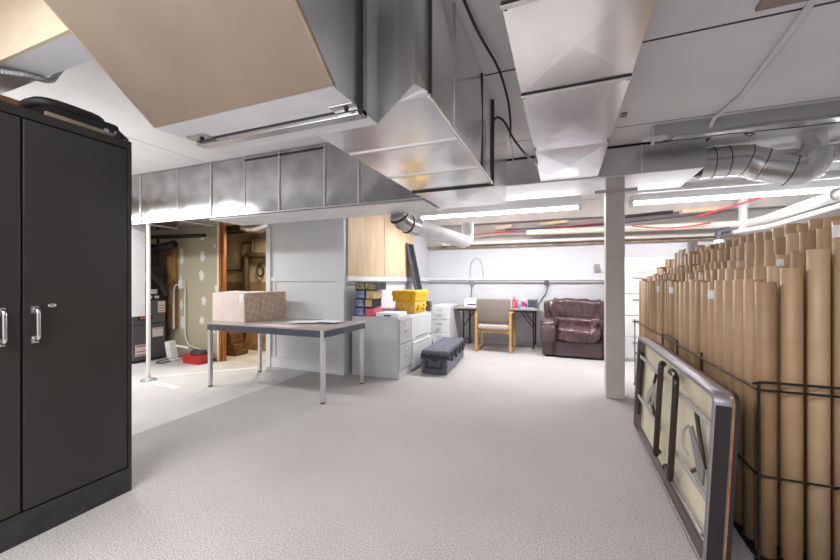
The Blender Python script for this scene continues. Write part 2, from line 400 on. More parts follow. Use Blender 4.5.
# transition + trunk duct
t = thing('trunk_duct', 'shiny galvanised trunk duct running away overhead in the middle', 'duct', (-.82, 2.0, 1.954))
D0, D1 = -1.153, -.50
b = MB()
MB().hull([(-.80, 1.488, 1.953), (-.80, 1.488, 2.59), (-.513, 1.237, 1.953), (-.513, 1.237, 2.59), (-.80, 1.60, 2.59), (-.50, 1.35, 2.59),
           (-.80, 1.60, 1.975), (-.50, 1.35, 1.975), (-.505, 1.26, 2.01), (-.505, 1.26, 2.59)]).build('transition', M['galv_dull'], t)
# body: closed box with broken-out bottom and side panels
b = MB()
ys = [1.345, 1.80, 2.30, 2.74]
b.add([(D0, 1.488, ZB), (D0, 1.80, ZB), (D1, 1.80, ZB), (D1, 1.345, ZB), (-.637, 1.345, ZB), (-.80, 1.488, ZB)], [[0, 1, 2, 3, 4, 5]])
for i in range(1, 3):
    b.cross_panel((D0, ys[i], ZB), (D0, ys[i+1], ZB), (D1, ys[i+1], ZB), (D1, ys[i], ZB), .010)
ysr = [1.345, 2.10, 2.74]
for i in range(2):
    b.cross_panel((D1, ysr[i], ZB), (D1, ysr[i+1], ZB), (D1, ysr[i+1], 2.59), (D1, ysr[i], 2.59), .008)
b.add([(-.637, 1.345, ZB), (D1, 1.345, ZB), (D1, 1.345, 2.59), (-.637, 1.345, 2.59)], [[0, 1, 2, 3]])
b.add([(D0, 1.488, ZB), (D0, 2.74, ZB), (D0, 2.74, 2.59), (D0, 1.488, 2.59)], [[3, 2, 1, 0]])
b.add([(D0, 2.74, ZB), (D1, 2.74, ZB), (D1, 2.74, 2.59), (D0, 2.74, 2.59)], [[3, 2, 1, 0]])
b.add([(D0, 1.345, 2.59), (D1, 1.345, 2.59), (D1, 2.74, 2.59), (D0, 2.74, 2.59)], [[0, 1, 2, 3]])
b.build('body', M['galv'], t)
b = MB(); seam_y(b, 1.80, D0, D1, ZB, .016, .008); b.build('seam', M['seam'], t)
b = MB(); seam_y(b, 2.30, D0, D1, ZB, .016, .008); b.build('seam', M['seam'], t)
b = MB(); b.box(D0, D1+.012, 2.73, 2.755, ZB-.014, ZB+.004, .003); b.box(D1-.002, D1+.016, 2.73, 2.755, ZB-.014, 2.59, .003); b.build('seam', M['seam_dark'], t)
b = MB(); b.box(D1-.002, D1+.012, 1.352, 1.366, ZB, 2.59); b.build('seam', M['seam_dark'], t)
b = MB(); b.box(D1-.002, D1+.008, 1.71, 1.722, ZB, 2.59); b.build('seam', M['galv_dull'], t)
b = MB(); b.box(D1-.002, D1+.010, 2.36, 2.372, ZB, 2.59); b.build('seam', M['seam_dark'], t)
b = MB(); b.box(D1-.004, D1+.012, 1.345, 2.73, ZB-.008, ZB+.010, .003); b.build('corner_lip', M['seam'], t)
b = MB(); b.cross_panel((D0, 2.757, ZB), (D0, 3.5, ZB), (D1, 3.5, ZB), (D1, 2.757, ZB), .016)
b.cross_panel((D1, 2.757, ZB), (D1, 3.5, ZB), (D1, 3.5, 2.59), (D1, 2.757, 2.59), .01)
b.add([(D0, 3.5, ZB), (D1, 3.5, ZB), (D1, 3.5, 2.59), (D0, 3.5, 2.59)], [[3, 2, 1, 0]])
b.add([(D0, 2.757, ZB), (D0, 3.5, ZB), (D0, 3.5, 2.59), (D0, 2.757, 2.59)], [[3, 2, 1, 0]])
b.build('end_section', M['galv'], t)

# left branch duct along x
t = thing('branch_duct', 'weathered galvanised duct running left below the ceiling, over the work table', 'duct', (-3.6, 3.25, 1.96))
xs = [-6.69, -5.06, -4.36, -3.79, -3.27, -2.786, -2.21, -1.82, -1.16]
BF, BB = 3.0, 3.48
b = MB()
for i in range(len(xs)-1):
    b.cross_panel((xs[i], BF, 1.96), (xs[i+1], BF, 1.96), (xs[i+1], BF, 2.59), (xs[i], BF, 2.59), .006)
    b.cross_panel((xs[i], BF, 1.96), (xs[i], BB, 1.96), (xs[i+1], BB, 1.96), (xs[i+1], BF, 1.96), .006)
b.add([(xs[0], BB, 1.96), (xs[-1], BB, 1.96), (xs[-1], BB, 2.59), (xs[0], BB, 2.59)], [[3, 2, 1, 0]])
b.add([(xs[0], BF, 2.59), (xs[-1], BF, 2.59), (xs[-1], BB, 2.59), (xs[0], BB, 2.59)], [[0, 1, 2, 3]])
b.add([(xs[-1], BF, 1.96), (xs[-1], BB, 1.96), (xs[-1], BB, 2.59), (xs[-1], BF, 2.59)], [[0, 1, 2, 3]])
b.build('body', M['galv_worn'], t)
for i, x in enumerate(xs[1:-1]):
    wide = i % 2 == 0 or i == 5
    c = MB(); c.box(x-(.012 if wide else .006), x+(.012 if wide else .006), BF-(.012 if wide else .006), BF+.002, 1.955, 2.59, .002, 1)
    c.box(x-(.012 if wide else .006), x+(.012 if wide else .006), BF, BB, 1.952, 1.962, .002, 1)
    c.build('seam', M['seam'], t)
b = MB(); b.box(xs[0], xs[-1], BF-.008, BF+.004, 1.952, 1.966, .002, 1); b.build('bottom_lip', M['seam'], t)
b = MB(); b.box(-3.27, -2.21, BF-.012, BF-.001, 2.545, 2.56); b.build('top_strap', M['seam_dark'], t)
b = MB(); b.box(-3.85, -1.16, BF+.02, BB+.02, 1.935, 1.951, .002); b.build('bottom_cover', M['white_duct'], t)

# right flat duct + cross duct
t = thing('flat_duct', 'bright flat galvanised duct crossing the ceiling, right of the trunk duct', 'duct', (.05, 2.2, 2.3))
b = MB(); ZR = 2.30; yr = [-.4, .62, 1.42, 2.16, 3.15, 4.14]
for i in range(5):
    b.cross_panel((-.224, yr[i], ZR), (-.224, yr[i+1], ZR), (.333, yr[i+1], ZR), (.333, yr[i], ZR), .005 if i < 4 else .012)
b.add([(-.224, yr[0], ZR), (-.224, 4.14, ZR), (-.224, 4.14, 2.59), (-.224, yr[0], 2.59)], [[3, 2, 1, 0]])
b.add([(.333, yr[0], ZR), (.333, 4.14, ZR), (.333, 4.14, 2.59), (.333, yr[0], 2.59)], [[0, 1, 2, 3]])
b.add([(-.224, yr[0], ZR), (.333, yr[0], ZR), (.333, yr[0], 2.59), (-.224, yr[0], 2.59)], [[0, 1, 2, 3]])
b.build('body', M['galv'], t)
for y in yr[1:4]:
    b = MB(); b.box(-.226, .335, y-.004, y+.004, ZR-.007, ZR-.0005); b.m(1); b.box(-.23, .338, y+.004, y+.03, ZR-.012, ZR, .003)
    b.build('seam', [M['seam_dark'], M['seam']], t)
for x, y in ((-.21, 1.45), (.32, 1.45), (-.21, 2.19), (.32, 2.19), (-.21, 3.1), (.32, 3.1)):
    MB().lathe([(0, -.008), (.006, -.008), (.008, 0), (0, 0)], (x, y, ZR-.004), 8).build('screw', M['seam_dark'], t)

t = thing('cross_duct', 'dull grey duct running sideways over the column top', 'duct', (.4, 4.5, 2.3))
b = MB(); b.box(-1.3, 1.25, 4.145, 4.93, 2.30, 2.57)
b.build('body', M['galv_dull'], t)
b = MB(); b.box(-1.29, 1.24, 4.16, 4.92, 2.291, 2.299); b.build('bottom_cover', M['white_duct'], t)
b = MB(); b.box(.72, .735, 4.135, 4.147, 2.30, 2.57); b.build('seam', M['seam'], t)
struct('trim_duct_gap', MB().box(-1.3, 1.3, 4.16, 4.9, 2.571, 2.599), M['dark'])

# round duct at right
t = thing('round_duct', 'shiny round elbow duct below the ceiling at far right', 'duct', (1.7, 4.5, 2.3))
pth = [(1.26, 4.5, 2.42), (1.47, 4.5, 2.42)]
MB().tube([(1.30, 4.5, 2.42), (1.62, 4.5, 2.42)], .149, 28).build('collar', M['galv_dull'], t)
MB().tube([(1.252, 4.5, 2.435), (1.31, 4.5, 2.42)], .134, 28).build('starting_flange', M['seam_dark'], t)
MB().tube([(1.60, 4.5, 2.42), (1.68, 4.5, 2.41), (1.76, 4.5, 2.375), (1.83, 4.48, 2.33)], .15, 28).build('elbow', M['galv_dull'], t)
MB().tube([(1.80, 4.485, 2.35), (2.03, 4.455, 2.262)], .147, 28).build('pipe', M['galv_dull'], t)
MB().tube([(2.0, 4.455, 2.275), (2.06, 4.45, 2.265), (2.11, 4.44, 2.29), (2.13, 4.43, 2.34), (2.135, 4.43, 2.42)], .146, 28).build('elbow', M['galv_dull'], t)
MB().tube([(2.135, 4.43, 2.40), (2.135, 4.43, 2.595)], .10, 28).build('pipe', M['galv_dull'], t)
for p, q in (((1.40, 4.5, 2.42), (1.406, 4.5, 2.42)), ((1.52, 4.5, 2.42), (1.526, 4.5, 2.42)), ((1.675, 4.5, 2.411), (1.681, 4.5, 2.409)), ((1.80, 4.487, 2.35), (1.806, 4.486, 2.3475)), ((1.99, 4.46, 2.277), (1.996, 4.4595, 2.275))):
    MB().tube([p, q], .1535, 28).build('band', M['seam_dark'], t)
t = thing('duct_tee', 'small dull round duct along the ceiling behind the elbow duct', 'duct', (2.6, 4.75, 2.4))
MB().tube([(1.95, 4.8, 2.48), (3.6, 4.8, 2.48)], .085, 20).build('pipe', M['galv_dull'], t)

# white jacketed pipe from the branch duct
t = thing('jacketed_duct', 'white jacketed round duct dropping from a metal elbow beside the plywood', 'duct', (-1.5, 4.0, 1.85))
MB().tube([(-1.62, 3.46, 1.93), (-1.60, 3.52, 1.865), (-1.56, 3.64, 1.835), (-1.53, 3.75, 1.83)], .10, 24).build('elbow', M['galv_dull'], t)
for k, (p, q) in enumerate((((-1.615, 3.475, 1.905), (-1.612, 3.485, 1.895)), ((-1.575, 3.60, 1.842), (-1.57, 3.612, 1.84)), ((-1.535, 3.73, 1.831), (-1.531, 3.745, 1.83)))):
    MB().tube([p, q], .106, 24).build('band', M['seam_dark'] if k < 2 else M['seam'], t)
MB().tube([(-1.53, 3.74, 1.83), (-1.42, 4.3, 1.80), (-1.30, 4.95, 1.775)], .094, 24).build('jacket', M['insul'], t)
MB().tube([(-1.30, 4.93, 1.775), (-1.275, 5.03, 1.79), (-1.27, 5.06, 1.86), (-1.27, 5.06, 2.05)], .085, 20, fillet=.03).build('end_elbow', M['insul'], t)

# ------------------------------------------------------------------ fluorescent strips
def strip(x0, x1, y, z, label):
    t = thing('strip_light', label, 'light', ((x0+x1)/2, y, z), 'lit fluorescent strip lights')
    b = MB(); b.prism([(y-.075, z+.03), (y-.065, z+.17), (y+.065, z+.17), (y+.075, z+.03), (y+.03, z+.045), (y-.03, z+.045)], 'x', x0, x1); b.build('housing', M['fixture'], t)
    MB().tube([(x0+.05, y-.03, z), (x1-.05, y-.03, z)], .0145, 14).build('lamp_tube', M['tubelight'], t)
    for x in (x0+.025, x1-.025): MB().box(x-.022, x+.022, y-.055, y+.055, z-.018, z+.05, .004).build('end_socket', M['fixture'], t)
    for x in (x0+.35, x1-.35): MB().tube([(x, y, z+.17), (x, y, CZ-.001)], .004, 6).build('hanger', M['channel'], t)
    return t
strip(-2.18, .24, 5.5, 2.235, 'lit fluorescent strip left of the column, above the desk')
strip(.82, 3.24, 5.5, 2.235, 'lit fluorescent strip right of the column, above the cardboard tubes')

t = thing('ceiling_channel', 'long grey metal channel along the ceiling at upper right', 'channel', (2.0, 3.8, 2.5))
b = MB(); b.box(.75, 4.15, 3.74, 3.75, 2.505, 2.598); b.box(.75, 4.15, 3.75, 3.9, 2.50, 2.508); b.build('web', M['channel'], t)
MB().box(.735, .75, 3.725, 3.78, 2.43, 2.595, .002).build('end_plate', M['fixture'], t)
b = MB(); b.box(.66, .735, 3.735, 3.765, 2.475, 2.50, .002); b.box(.75, .84, 3.73, 3.76, 2.47, 2.50, .002); b.build('end_bracket', M['fixture'], t)
b = MB(); b.box(.9, 4.15, 3.77, 3.88, 2.48, 2.50); b.build('under_rail', M['galv_dull'], t)
tag(MB().tube([(.83, 3.80, 2.47), (1.05, 3.79, 2.455), (1.3, 3.79, 2.462), (1.42, 3.78, 2.45), (1.47, 3.78, 2.43), (1.43, 3.77, 2.415), (1.40, 3.78, 2.44), (1.5, 3.79, 2.455), (1.8, 3.8, 2.45), (2.4, 3.8, 2.46), (3.0, 3.8, 2.455)], .0045, 6).build('cable', M['cable'], None, (1.4, 3.8, 2.45)),
    'thin dark cable looping under the grey ceiling channel', 'cable')
tag(MB().tube([(1.12, 2.2, 2.585), (1.22, 3.3, 2.585), (1.20, 3.55, 2.584), (1.17, 3.70, 2.575), (1.155, 3.735, 2.52)], .016, 10, fillet=.05).build('conduit_pipe', M['conduit'], None, (1.2, 3.2, 2.58)),
    'white conduit slanting across the ceiling to the grey channel', 'conduit')
tag(MB().box(.90, 1.6, 1.9, 2.32, 2.578, 2.599, .003).build('ceiling_board', M['tan'], None, (1.2, 2.1, 2.59)), 'tan board fixed to the ceiling at the top right edge', 'board')
tag(MB().box(.445, .49, 3.36, 3.43, 2.585, 2.6, .002).build('ceiling_socket', M['sill'], None, (.46, 3.4, 2.59)), 'small brown square fitting on the ceiling right of the flat duct', 'fitting')
# cables by the trunk duct
t = thing('cable', 'black cable hanging in a curve down the side of the trunk duct', 'cable', (-.4, 2.3, 2.3))
b = MB(); b.tube([(-.455, 1.55, 2.585), (-.43, 1.9, 2.56), (-.36, 2.25, 2.52), (-.34, 2.5, 2.42), (-.345, 2.62, 2.32), (-.36, 2.68, 2.26)], .008, 8, fillet=.12)
b.build('drop', M['cable'], t)
b = MB(); b.tube([(-.47, 2.55, 1.99), (-.47, 2.56, 2.33), (-.44, 2.60, 2.40), (-.39, 2.64, 2.37), (-.34, 2.70, 2.26), (-.27, 2.9, 2.20), (-.24, 3.2, 2.24), (-.22, 3.5, 2.29)], .008, 8, fillet=.06); b.build('loop', M['cable'], t)
b = MB(); b.tube([(-.36, 2.66, 2.28), (-.345, 2.7, 2.20), (-.34, 2.72, 2.10), (-.35, 2.73, 2.02)], .005, 6, fillet=.04); b.build('tail', M['galv_dull'], t)
tag(MB().tube([(-3.1, -.3, 2.598), (-2.8, .2, 2.42), (-2.62, .55, 2.27), (-2.46, .85, 2.2), (-2.42, .93, 2.22), (-2.43, 1.02, 2.235), (-2.50, 1.09, 2.36), (-2.72, 1.28, 2.598)], .013, 10, fillet=.1).build('armoured_cable', M['armour'], None, (-2.7, 1.0, 2.3)),
    'silver armoured cable drooping below the bulkhead at upper left', 'cable')
t = tag(MB().tube([(-2.3, .838, 2.59), (-2.1, .838, 2.50), (-1.95, .838, 2.54), (-1.86, .838, 2.59)], .008, 8, fillet=.08).build('cream_cable', M['creamwall'], None, (-2.1, .84, 2.5)),
    'cream cable sagging on the cream bulkhead face', 'cable')

# ------------------------------------------------------------------ pipes at the back
def pipe(name, pts, r, m, label, cat='pipe', fillet=.05, seg=14):
    return tag(MB().tube(pts, r, seg, fillet=fillet).build(name, M[m], None, pts[0]), label, cat)
pipe('painted_pipe', [(.66, 5.22, 2.36), (4.18, 5.22, 2.36)], .045, 'conduit', 'thick white pipe running sideways above the right fluorescent strip')
t = thing('drain_pipe', 'white plastic drain pipe bending forward at the right below the ceiling', 'pipe', (1.5, 6.6, 2.06))
MB().tube([(-.6, 6.62, 2.075), (2.43, 6.6, 2.05)], .048, 16).build('cream_run', M['pvccream'], t)
MB().tube([(2.43, 6.6, 2.05), (2.55, 6.35, 2.06), (2.58, 4.2, 2.09)], .055, 16, fillet=.12).build('run', M['pvc'], t)
MB().tube([(2.43, 6.6, 1.97), (2.43, 6.6, 2.58)], .055, 16).build('riser', M['pvc'], t)
MB().tube([(2.43, 6.6, 2.28), (2.43, 6.6, 2.36)], .066, 16).build('coupling', M['pvc'], t)
MB().tube([(2.56, 4.9, 2.09), (2.56, 4.98, 2.09)], .066, 16).build('coupling', M['pvc'], t)
pipe('water_pipe', [(2.3, 6.55, 1.93), (2.56, 6.2, 1.95), (2.62, 4.2, 1.99)], .028, 'pvc', 'thin white pipe running forward under the white drain pipe')
pipe('wall_pipe', [(-2.25, 6.92, 1.96), (2.2, 6.92, 1.955)], .036, 'pvc', 'long straight white pipe along the sill of the back wall')
t = thing('vent_pipe', 'white standpipe with a dark elbow behind the cardboard tubes', 'pipe', (2.11, 6.5, 0))
MB().tube([(2.11, 6.5, 0), (2.11, 6.5, 1.80)], .05, 16).build('standpipe', M['pvc'], t)
MB().tube([(2.11, 6.5, 1.76), (2.11, 6.5, 1.82)], .06, 16).build('collar', M['pvc'], t)
MB().tube([(2.11, 6.5, 1.82), (2.11, 6.5, 1.93), (2.16, 6.5, 1.95), (2.24, 6.5, 1.955)], .045, 16, fillet=.07).build('elbow', M['abs'], t)
pipe('red_pipe', [(-2.0, 6.75, 2.06), (-1.2, 6.72, 2.12), (-.6, 6.7, 2.10), (.1, 6.72, 2.16), (.9, 6.7, 2.2)], .012, 'red', 'red tubing sagging along the top of the back wall above the desk', 'tubing', .3, 8)
pipe('red_pipe', [(1.0, 6.45, 2.08), (1.35, 6.45, 2.02), (1.7, 6.45, 2.02), (2.0, 6.45, 2.07)], .011, 'red', 'short red tubing dipping across the cream pipe right of the column', 'tubing', .2, 8)
pipe('red_pipe', [(1.75, 6.2, 2.13), (2.05, 6.0, 2.2), (2.5, 5.9, 2.33)], .014, 'red', 'straight red tubing rising towards the white riser at right', 'tubing', .1, 8)
pipe('blue_pipe', [(-1.0, 6.8, 2.17), (.2, 6.78, 2.16), (.9, 6.75, 2.17), (1.6, 6.6, 2.2), (2.3, 6.5, 2.24)], .013, 'blue', 'dark blue tubing running along the top of the back wall', 'tubing', .3, 8)
pipe('black_pipe', [(.75, 6.6, 2.24), (1.55, 6.5, 2.27)], .025, 'matte_black', 'short black pipe right of the column under the strip light', 'pipe', 0, 10)
for k, (x, y, z, l, an, lb) in enumerate(((1.9, 6.5, 2.27, .55, 12, 'tan wood scrap wedged under the ceiling right of the column'), (-.15, 6.7, 2.23, .45, 4, 'tan wood scrap tucked under the ceiling left of the column'), (-1.0, 6.7, 2.2, .3, -8, 'small tan wood scrap above the chair at ceiling height'))):
    mt = Matrix.Translation((x, y, z)) @ Matrix.Rotation(R(an), 4, 'Z') @ Matrix.Rotation(R(-4), 4, 'Y')
    tag(MB().box(-l/2, l/2, -.05, .05, -.03, .03, .004, 1, mt).build('wood_scrap', M['ply'], None, (x, y, z)), lb, 'wood')
for x in (-1.9, -1.1, -.2, 1.2, 2.0, 2.8):
    pass
# joists at the back carry those lines
for k, z in enumerate((2.33,)):
    struct('trim_joist', MB().box(-2.6, 4.19, 6.72, 6.80, 2.30, 2.599, .003), M['beige'])

# rail conduit on back wall, boxes, cords
t = thing('wall_raceway', 'grey conduit raceway running level along the white back wall', 'raceway', (-.9, 7.08, 1.2))
MB().box(-2.58, 3.5, 7.075, 7.099, 1.235, 1.275, .003).build('ledge', M['trimw'], t)
MB().tube([(-2.58, 7.07, 1.2), (3.5, 7.07, 1.2)], .02, 12).build('conduit', M['railgrey'], t)
for x in (-1.68, -.28): MB().box(x-.04, x+.04, 7.035, 7.098, 1.14, 1.235, .005).build('outlet_box', M['patchgrey'] if x < -1 else M['abs'], t)
tag(MB().tube([(-1.73, 7.085, 1.285), (-1.72, 7.085, 1.55), (-1.65, 7.085, 1.67), (-1.55, 7.085, 1.67), (-1.48, 7.085, 1.55), (-1.46, 7.085, 1.285)], .007, 8, fillet=.08).build('conduit_loop', M['channel'], None, (-1.6, 7.085, 1.3)), 'thin grey upside-down U conduit on the back wall above the raceway', 'conduit')
tag(MB().tube([(-1.68, 7.03, 1.15), (-1.69, 7.05, 1.0), (-1.72, 7.04, .85), (-1.74, 6.98, .76)], .007, 6, fillet=.05).build('power_cord', M['cable'], None, (-1.68, 7.03, 1.0)), 'thin cord dropping from the left outlet box to the desk', 'cord')
tag(MB().tube([(-.29, 7.03, 1.15), (-.33, 7.03, 1.02), (-.45, 7.03, .93), (-.7, 7.04, .88), (-.9, 7.0, .78)], .007, 6, fillet=.08).build('power_cord', M['channel'], None, (-.3, 7.03, 1.0)), 'pale cord sagging from the right outlet box towards the desk', 'cord')
tag(MB().tube([(-.27, 7.03, 1.15), (-.28, 7.06, 1.0), (-.37, 7.07, .88), (-.45, 7.07, .75)], .009, 6, fillet=.06).build('power_cord', M['cable'], None, (-.27, 7.03, 1.0)), 'dark cord dropping from the right outlet box behind the armchair', 'cord')
tag(MB().box(.52, .60, 7.05, 7.099, 1.38, 1.52, .004).build('switch_box', M['patchgrey'], None, (.56, 7.08, 1.45)), 'small grey switch box on the back wall left of the column', 'switch')

# ------------------------------------------------------------------ black storage cabinet
t = thing('storage_cabinet', 'tall black metal storage cabinet with two doors on the carpet', 'cabinet', (-2.6, .9, 0))
CX = -2.34; Y0, Y1, ZT = .42, 1.34, 2.03
b = MB(); b.box(-2.84, CX-.022, Y0, Y1, .0, ZT, .004); b.box(CX-.022, CX, Y0, Y0+.02, .14, 1.985); b.box(CX-.022, CX, Y1-.02, Y1, .14, 1.985, .002); b.box(CX-.022, CX, Y0, Y1, 1.985, ZT, .003)
b.build('body', M['black_edge'], t)
MB().box(CX-.022, CX+.001, Y0, Y1, 0, .138, .003).build('plinth', M['scuff'], t)
for k, (ya, yb) in enumerate(((Y0+.022, .876), (.884, Y1-.022))):
    d = MB().box(CX-.02, CX-.002, ya, yb, .145, 1.98, .004).build('door', M['black'], t)
    yh = (.812, .924)[k]
    h = MB(); h.tube([(CX-.004, yh, 1.088), (CX+.03, yh, 1.082), (CX+.032, yh, .945), (CX-.004, yh, .938)], .009, 10, fillet=.02)
    h.box(CX-.003, CX+.004, yh-.014, yh+.014, 1.065, 1.1, .003); h.box(CX-.003, CX+.004, yh-.014, yh+.014, .925, .96, .003); h.build('handle', M['chrome'], d)
    if k == 1:
        e = MB(); e.ellip((CX-.001, .987, 1.10), .003, .017, .0095); e.build('badge', M['chrome'], d)
        for z in (.33, .95, 1.68): MB().tube([(CX-.001, Y1-.017, z-.05), (CX-.001, Y1-.017, z+.05)], .005, 8).build('hinge', M['matte_black'], d)
# black soft case on top, brown board behind
t = thing('instrument_case', 'long black case lying on top of the black cabinet', 'case', (-2.55, 1.1, 2.03))
b = MB(); b.prism([(.93, 2.032), (.935, 2.06), (.98, 2.10), (1.05, 2.135), (1.12, 2.14), (1.30, 2.115), (1.345, 2.085), (1.35, 2.032)], 'x', -2.70, -2.42); b.build('shell', M['matte_black'], t)
b = MB(); b.ellip((-2.54, 1.12, 2.13), .13, .16, .035, .6); b.build('padded_top', M['matte_black'], t)
b = MB(); b.ellip((-2.52, 1.28, 2.11), .10, .06, .03, .6); b.build('padded_pocket', M['matte_black'], t)
MB().box(-2.425, -2.412, .99, 1.29, 2.045, 2.075, .004).build('side_trim', M['sill'], t)
for y in (1.25, 1.30): MB().box(-2.424, -2.408, y-.012, y+.012, 2.06, 2.085, .003).build('latch', M['chrome'], t)
tag(MB().tube([(-2.37, 1.27, 2.04), (-2.36, 1.29, 2.075), (-2.365, 1.31, 2.045), (-2.38, 1.325, 2.06), (-2.37, 1.335, 2.04)], .008, 6, fillet=.02).build('black_strap', M['matte_black'], None, (-2.37, 1.3, 2.04)), 'crumpled black strap at the front corner of the cabinet top', 'strap')
tag(MB().box(-2.83, -2.8, .45, 1.22, 2.033, 2.22, .003).build('wood_board', M['osb'], None, (-2.815, .8, 2.033)), 'brown board standing on top of the black cabinet behind the case', 'board')

# ------------------------------------------------------------------ work table and what lies on it
t = thing('work_table', 'large work table with slate edge and silver legs carrying a carton', 'table', (-3.0, 3.37, 0))
TX0, TX1, TY0, TY1 = -3.83, -2.19, 2.97, 3.77
MB().box(TX0, TX1, TY0, TY1, .722, .737, .003).build('tabletop', M['tabletop'], t)
b = MB(); b.box(TX0+.004, TX1-.004, TY0+.004, TY1-.004, .655, .721, .004); b.build('apron', M['apron'], t)
for (x, y) in ((TX0+.03, TY0+.025), (TX1-.03, TY0+.012), (TX0+.03, TY1-.04), (TX1-.03, TY1-.04)):
    l = MB().box(x-.02, x+.02, y-.02, y+.02, .012, .66 if y > 3.1 else .73, .005).build('leg', M['legsilver'], t)
    MB().box(x-.018, x+.018, y-.018, y+.018, 0, .013, .003).build('foot', M['matte_black'], l)

t = thing('carton', 'large patterned carton standing on the left end of the work table', 'box', (-3.67, 3.47, .738))
KX0, KX1, KY0, KY1, KZ = -3.93, -3.42, 3.13, 3.80, 1.075
b = MB(); b.box(KX0+.001, KX1-.001, KY0+.001, KY1-.001, .738, KZ); b.build('body', M['carton'], t)
MB().box(KX0, KX1-.002, KY0-.003, KY0, .740, KZ-.001).build('pale_end', M['cartonfaint'], t)
b = MB(); b.add([(KX0, KY0, KZ), (KX1, KY0, KZ), (KX1, KY0+.3, KZ+.004), (KX0, KY0+.3, KZ+.012)], [[0, 1, 2, 3]]); b.hull([(KX0, KY0, KZ+.001), (KX1, KY0, KZ+.001), (KX1, KY0+.32, KZ+.004), (KX0, KY0+.32, KZ+.016), (KX0, KY0, KZ+.004), (KX1, KY0, KZ+.004), (KX1, KY0+.32, KZ+.008), (KX0, KY0+.32, KZ+.020)])
b.build('flap', M['cartonpale'], t)
MB().box(KX0, KX1, KY0+.325, KY1, KZ+.001, KZ+.006).build('flap', M['cartonpale'], t)
MB().box(KX1-.075, KX1-.012, KY0-.006, KY0-.003, KZ-.10, KZ-.002).build('tape', M['paper'], t)
MB().box(KX1-.001, KX1+.001, KY0+.235, KY0+.24, .74, KZ-.001).build('seam', M['sill'], t)

for k, (x, y, a, m) in enumerate(((-2.88, 3.45, 10, 'paper'), (-2.62, 3.5, -14, 'paperblue'), (-2.74, 3.38, 28, 'paper'), (-2.50, 3.48, -5, 'paper'))):
    mt = Matrix.Translation((x, y, .738+.006*k)) @ Matrix.Rotation(R(a), 4, 'Z')
    lb = ['white sheet of paper nearest the carton on the work table', 'pale blue printed sheet among the papers on the work table', 'white sheet lying slantwise over the blue one on the work table', 'white sheet nearest the right end of the work table'][k]
    tag(MB().box(-.14, .14, -.1, .1, .0, .005, .001, 1, mt).build('paper_sheet', M[m], None, (x, y, .738)), lb, 'paper', 'papers on the work table')
MB_ = MB().prism([(-3.18, 3.02), (-2.62, 2.985), (-2.60, 3.09), (-3.0, 3.16)], 'z', .7372, .7392)
tag(MB_.build('table_sheet', M['cartonpale'], None, (-2.9, 3.06, .738)), 'flat pale cardboard sheet near the front edge of the work table', 'cardboard')

# ------------------------------------------------------------------ file cabinets
def drawer_x(t, x, y0, y1, z0, z1, m, out=.0):      # drawer facing +x
    d = MB().box(x+.001, x+.02+out, y0, y1, z0, z1, .004).build('drawer', m, t)
    xf = x+.02+out; ym = (y0+y1)/2; zt = z1-.07
    b = MB(); b.box(xf, xf+.006, ym-.035, ym+.035, zt-.012, zt+.03, .002); b.m(1).box(xf+.005, xf+.008, ym-.025, ym+.025, zt-.004, zt+.022); b.build('label_holder', [M['railgrey'], M['paper']], d)
    b = MB(); b.tube([(xf, ym-.05, zt-.085), (xf+.022, ym-.045, zt-.088), (xf+.022, ym+.045, zt-.088), (xf, ym+.05, zt-.085)], .007, 8, fillet=.012); b.build('pull', M['railgrey'], d)
t = thing('file_cabinet', 'grey two-drawer file cabinet carrying the small ink boxes', 'file cabinet', (-2.2, 4.24, 0))
MB().box(-2.56, -1.892, 4.05, 4.43, 0, .763, .005).build('body', M['greyfile'], t)
MB().box(-1.893, -1.885, 4.055, 4.425, .0, .10).build('kick', M['greyfile'], t)
for z0, z1 in ((.12, .42), (.44, .74)): drawer_x(t, -1.892, 4.06, 4.42, z0, z1, M['greyfile'])
t = thing('file_cabinet', 'white lateral file cabinet under the yellow cases, lower drawer ajar', 'file cabinet', (-2.2, 4.8, 0))
MB().box(-2.50, -1.90, 4.44, 5.2, 0, .763, .005).build('body', M['whitefile'], t)
d = MB().box(-1.899, -1.88, 4.45, 5.19, .42, .74, .004).build('drawer', M['whitefile'], t)
MB().box(-1.882, -1.872, 4.6, 5.04, .445, .46, .003).build('pull', M['railgrey'], d)
d = MB().box(-1.899, -1.86, 4.45, 5.19, .05, .40, .004).build('drawer', M['whitefile'], t)
MB().box(-1.862, -1.855, 4.6, 5.04, .36, .375, .003).build('pull', M['railgrey'], d)
t = thing('file_cabinet', 'pale file cabinet against the inner wall beside the back desk', 'file cabinet', (-2.07, 6.55, 0))
MB().box(-2.26, -1.89, 6.22, 6.9, 0, .775, .005).build('body', M['whitefile'], t)
for z0, z1 in ((.04, .28), (.29, .52), (.53, .765)):
    d = MB().box(-2.25, -1.90, 6.2, 6.219, z0, z1, .003).build('drawer', M['whitefile'], t)
    zc = z1-.06
    b = MB(); b.box(-2.115, -2.035, 6.192, 6.199, zc-.018, zc+.018, .002); b.m(1).box(-2.105, -2.045, 6.189, 6.193, zc-.01, zc+.01); b.build('label_holder', [M['railgrey'], M['paper']], d)
    MB().tube([(-2.12, 6.2, zc-.075), (-2.115, 6.18, zc-.078), (-2.035, 6.18, zc-.078), (-2.03, 6.2, zc-.075)], .006, 8, fillet=.01).build('pull', M['railgrey'], d)
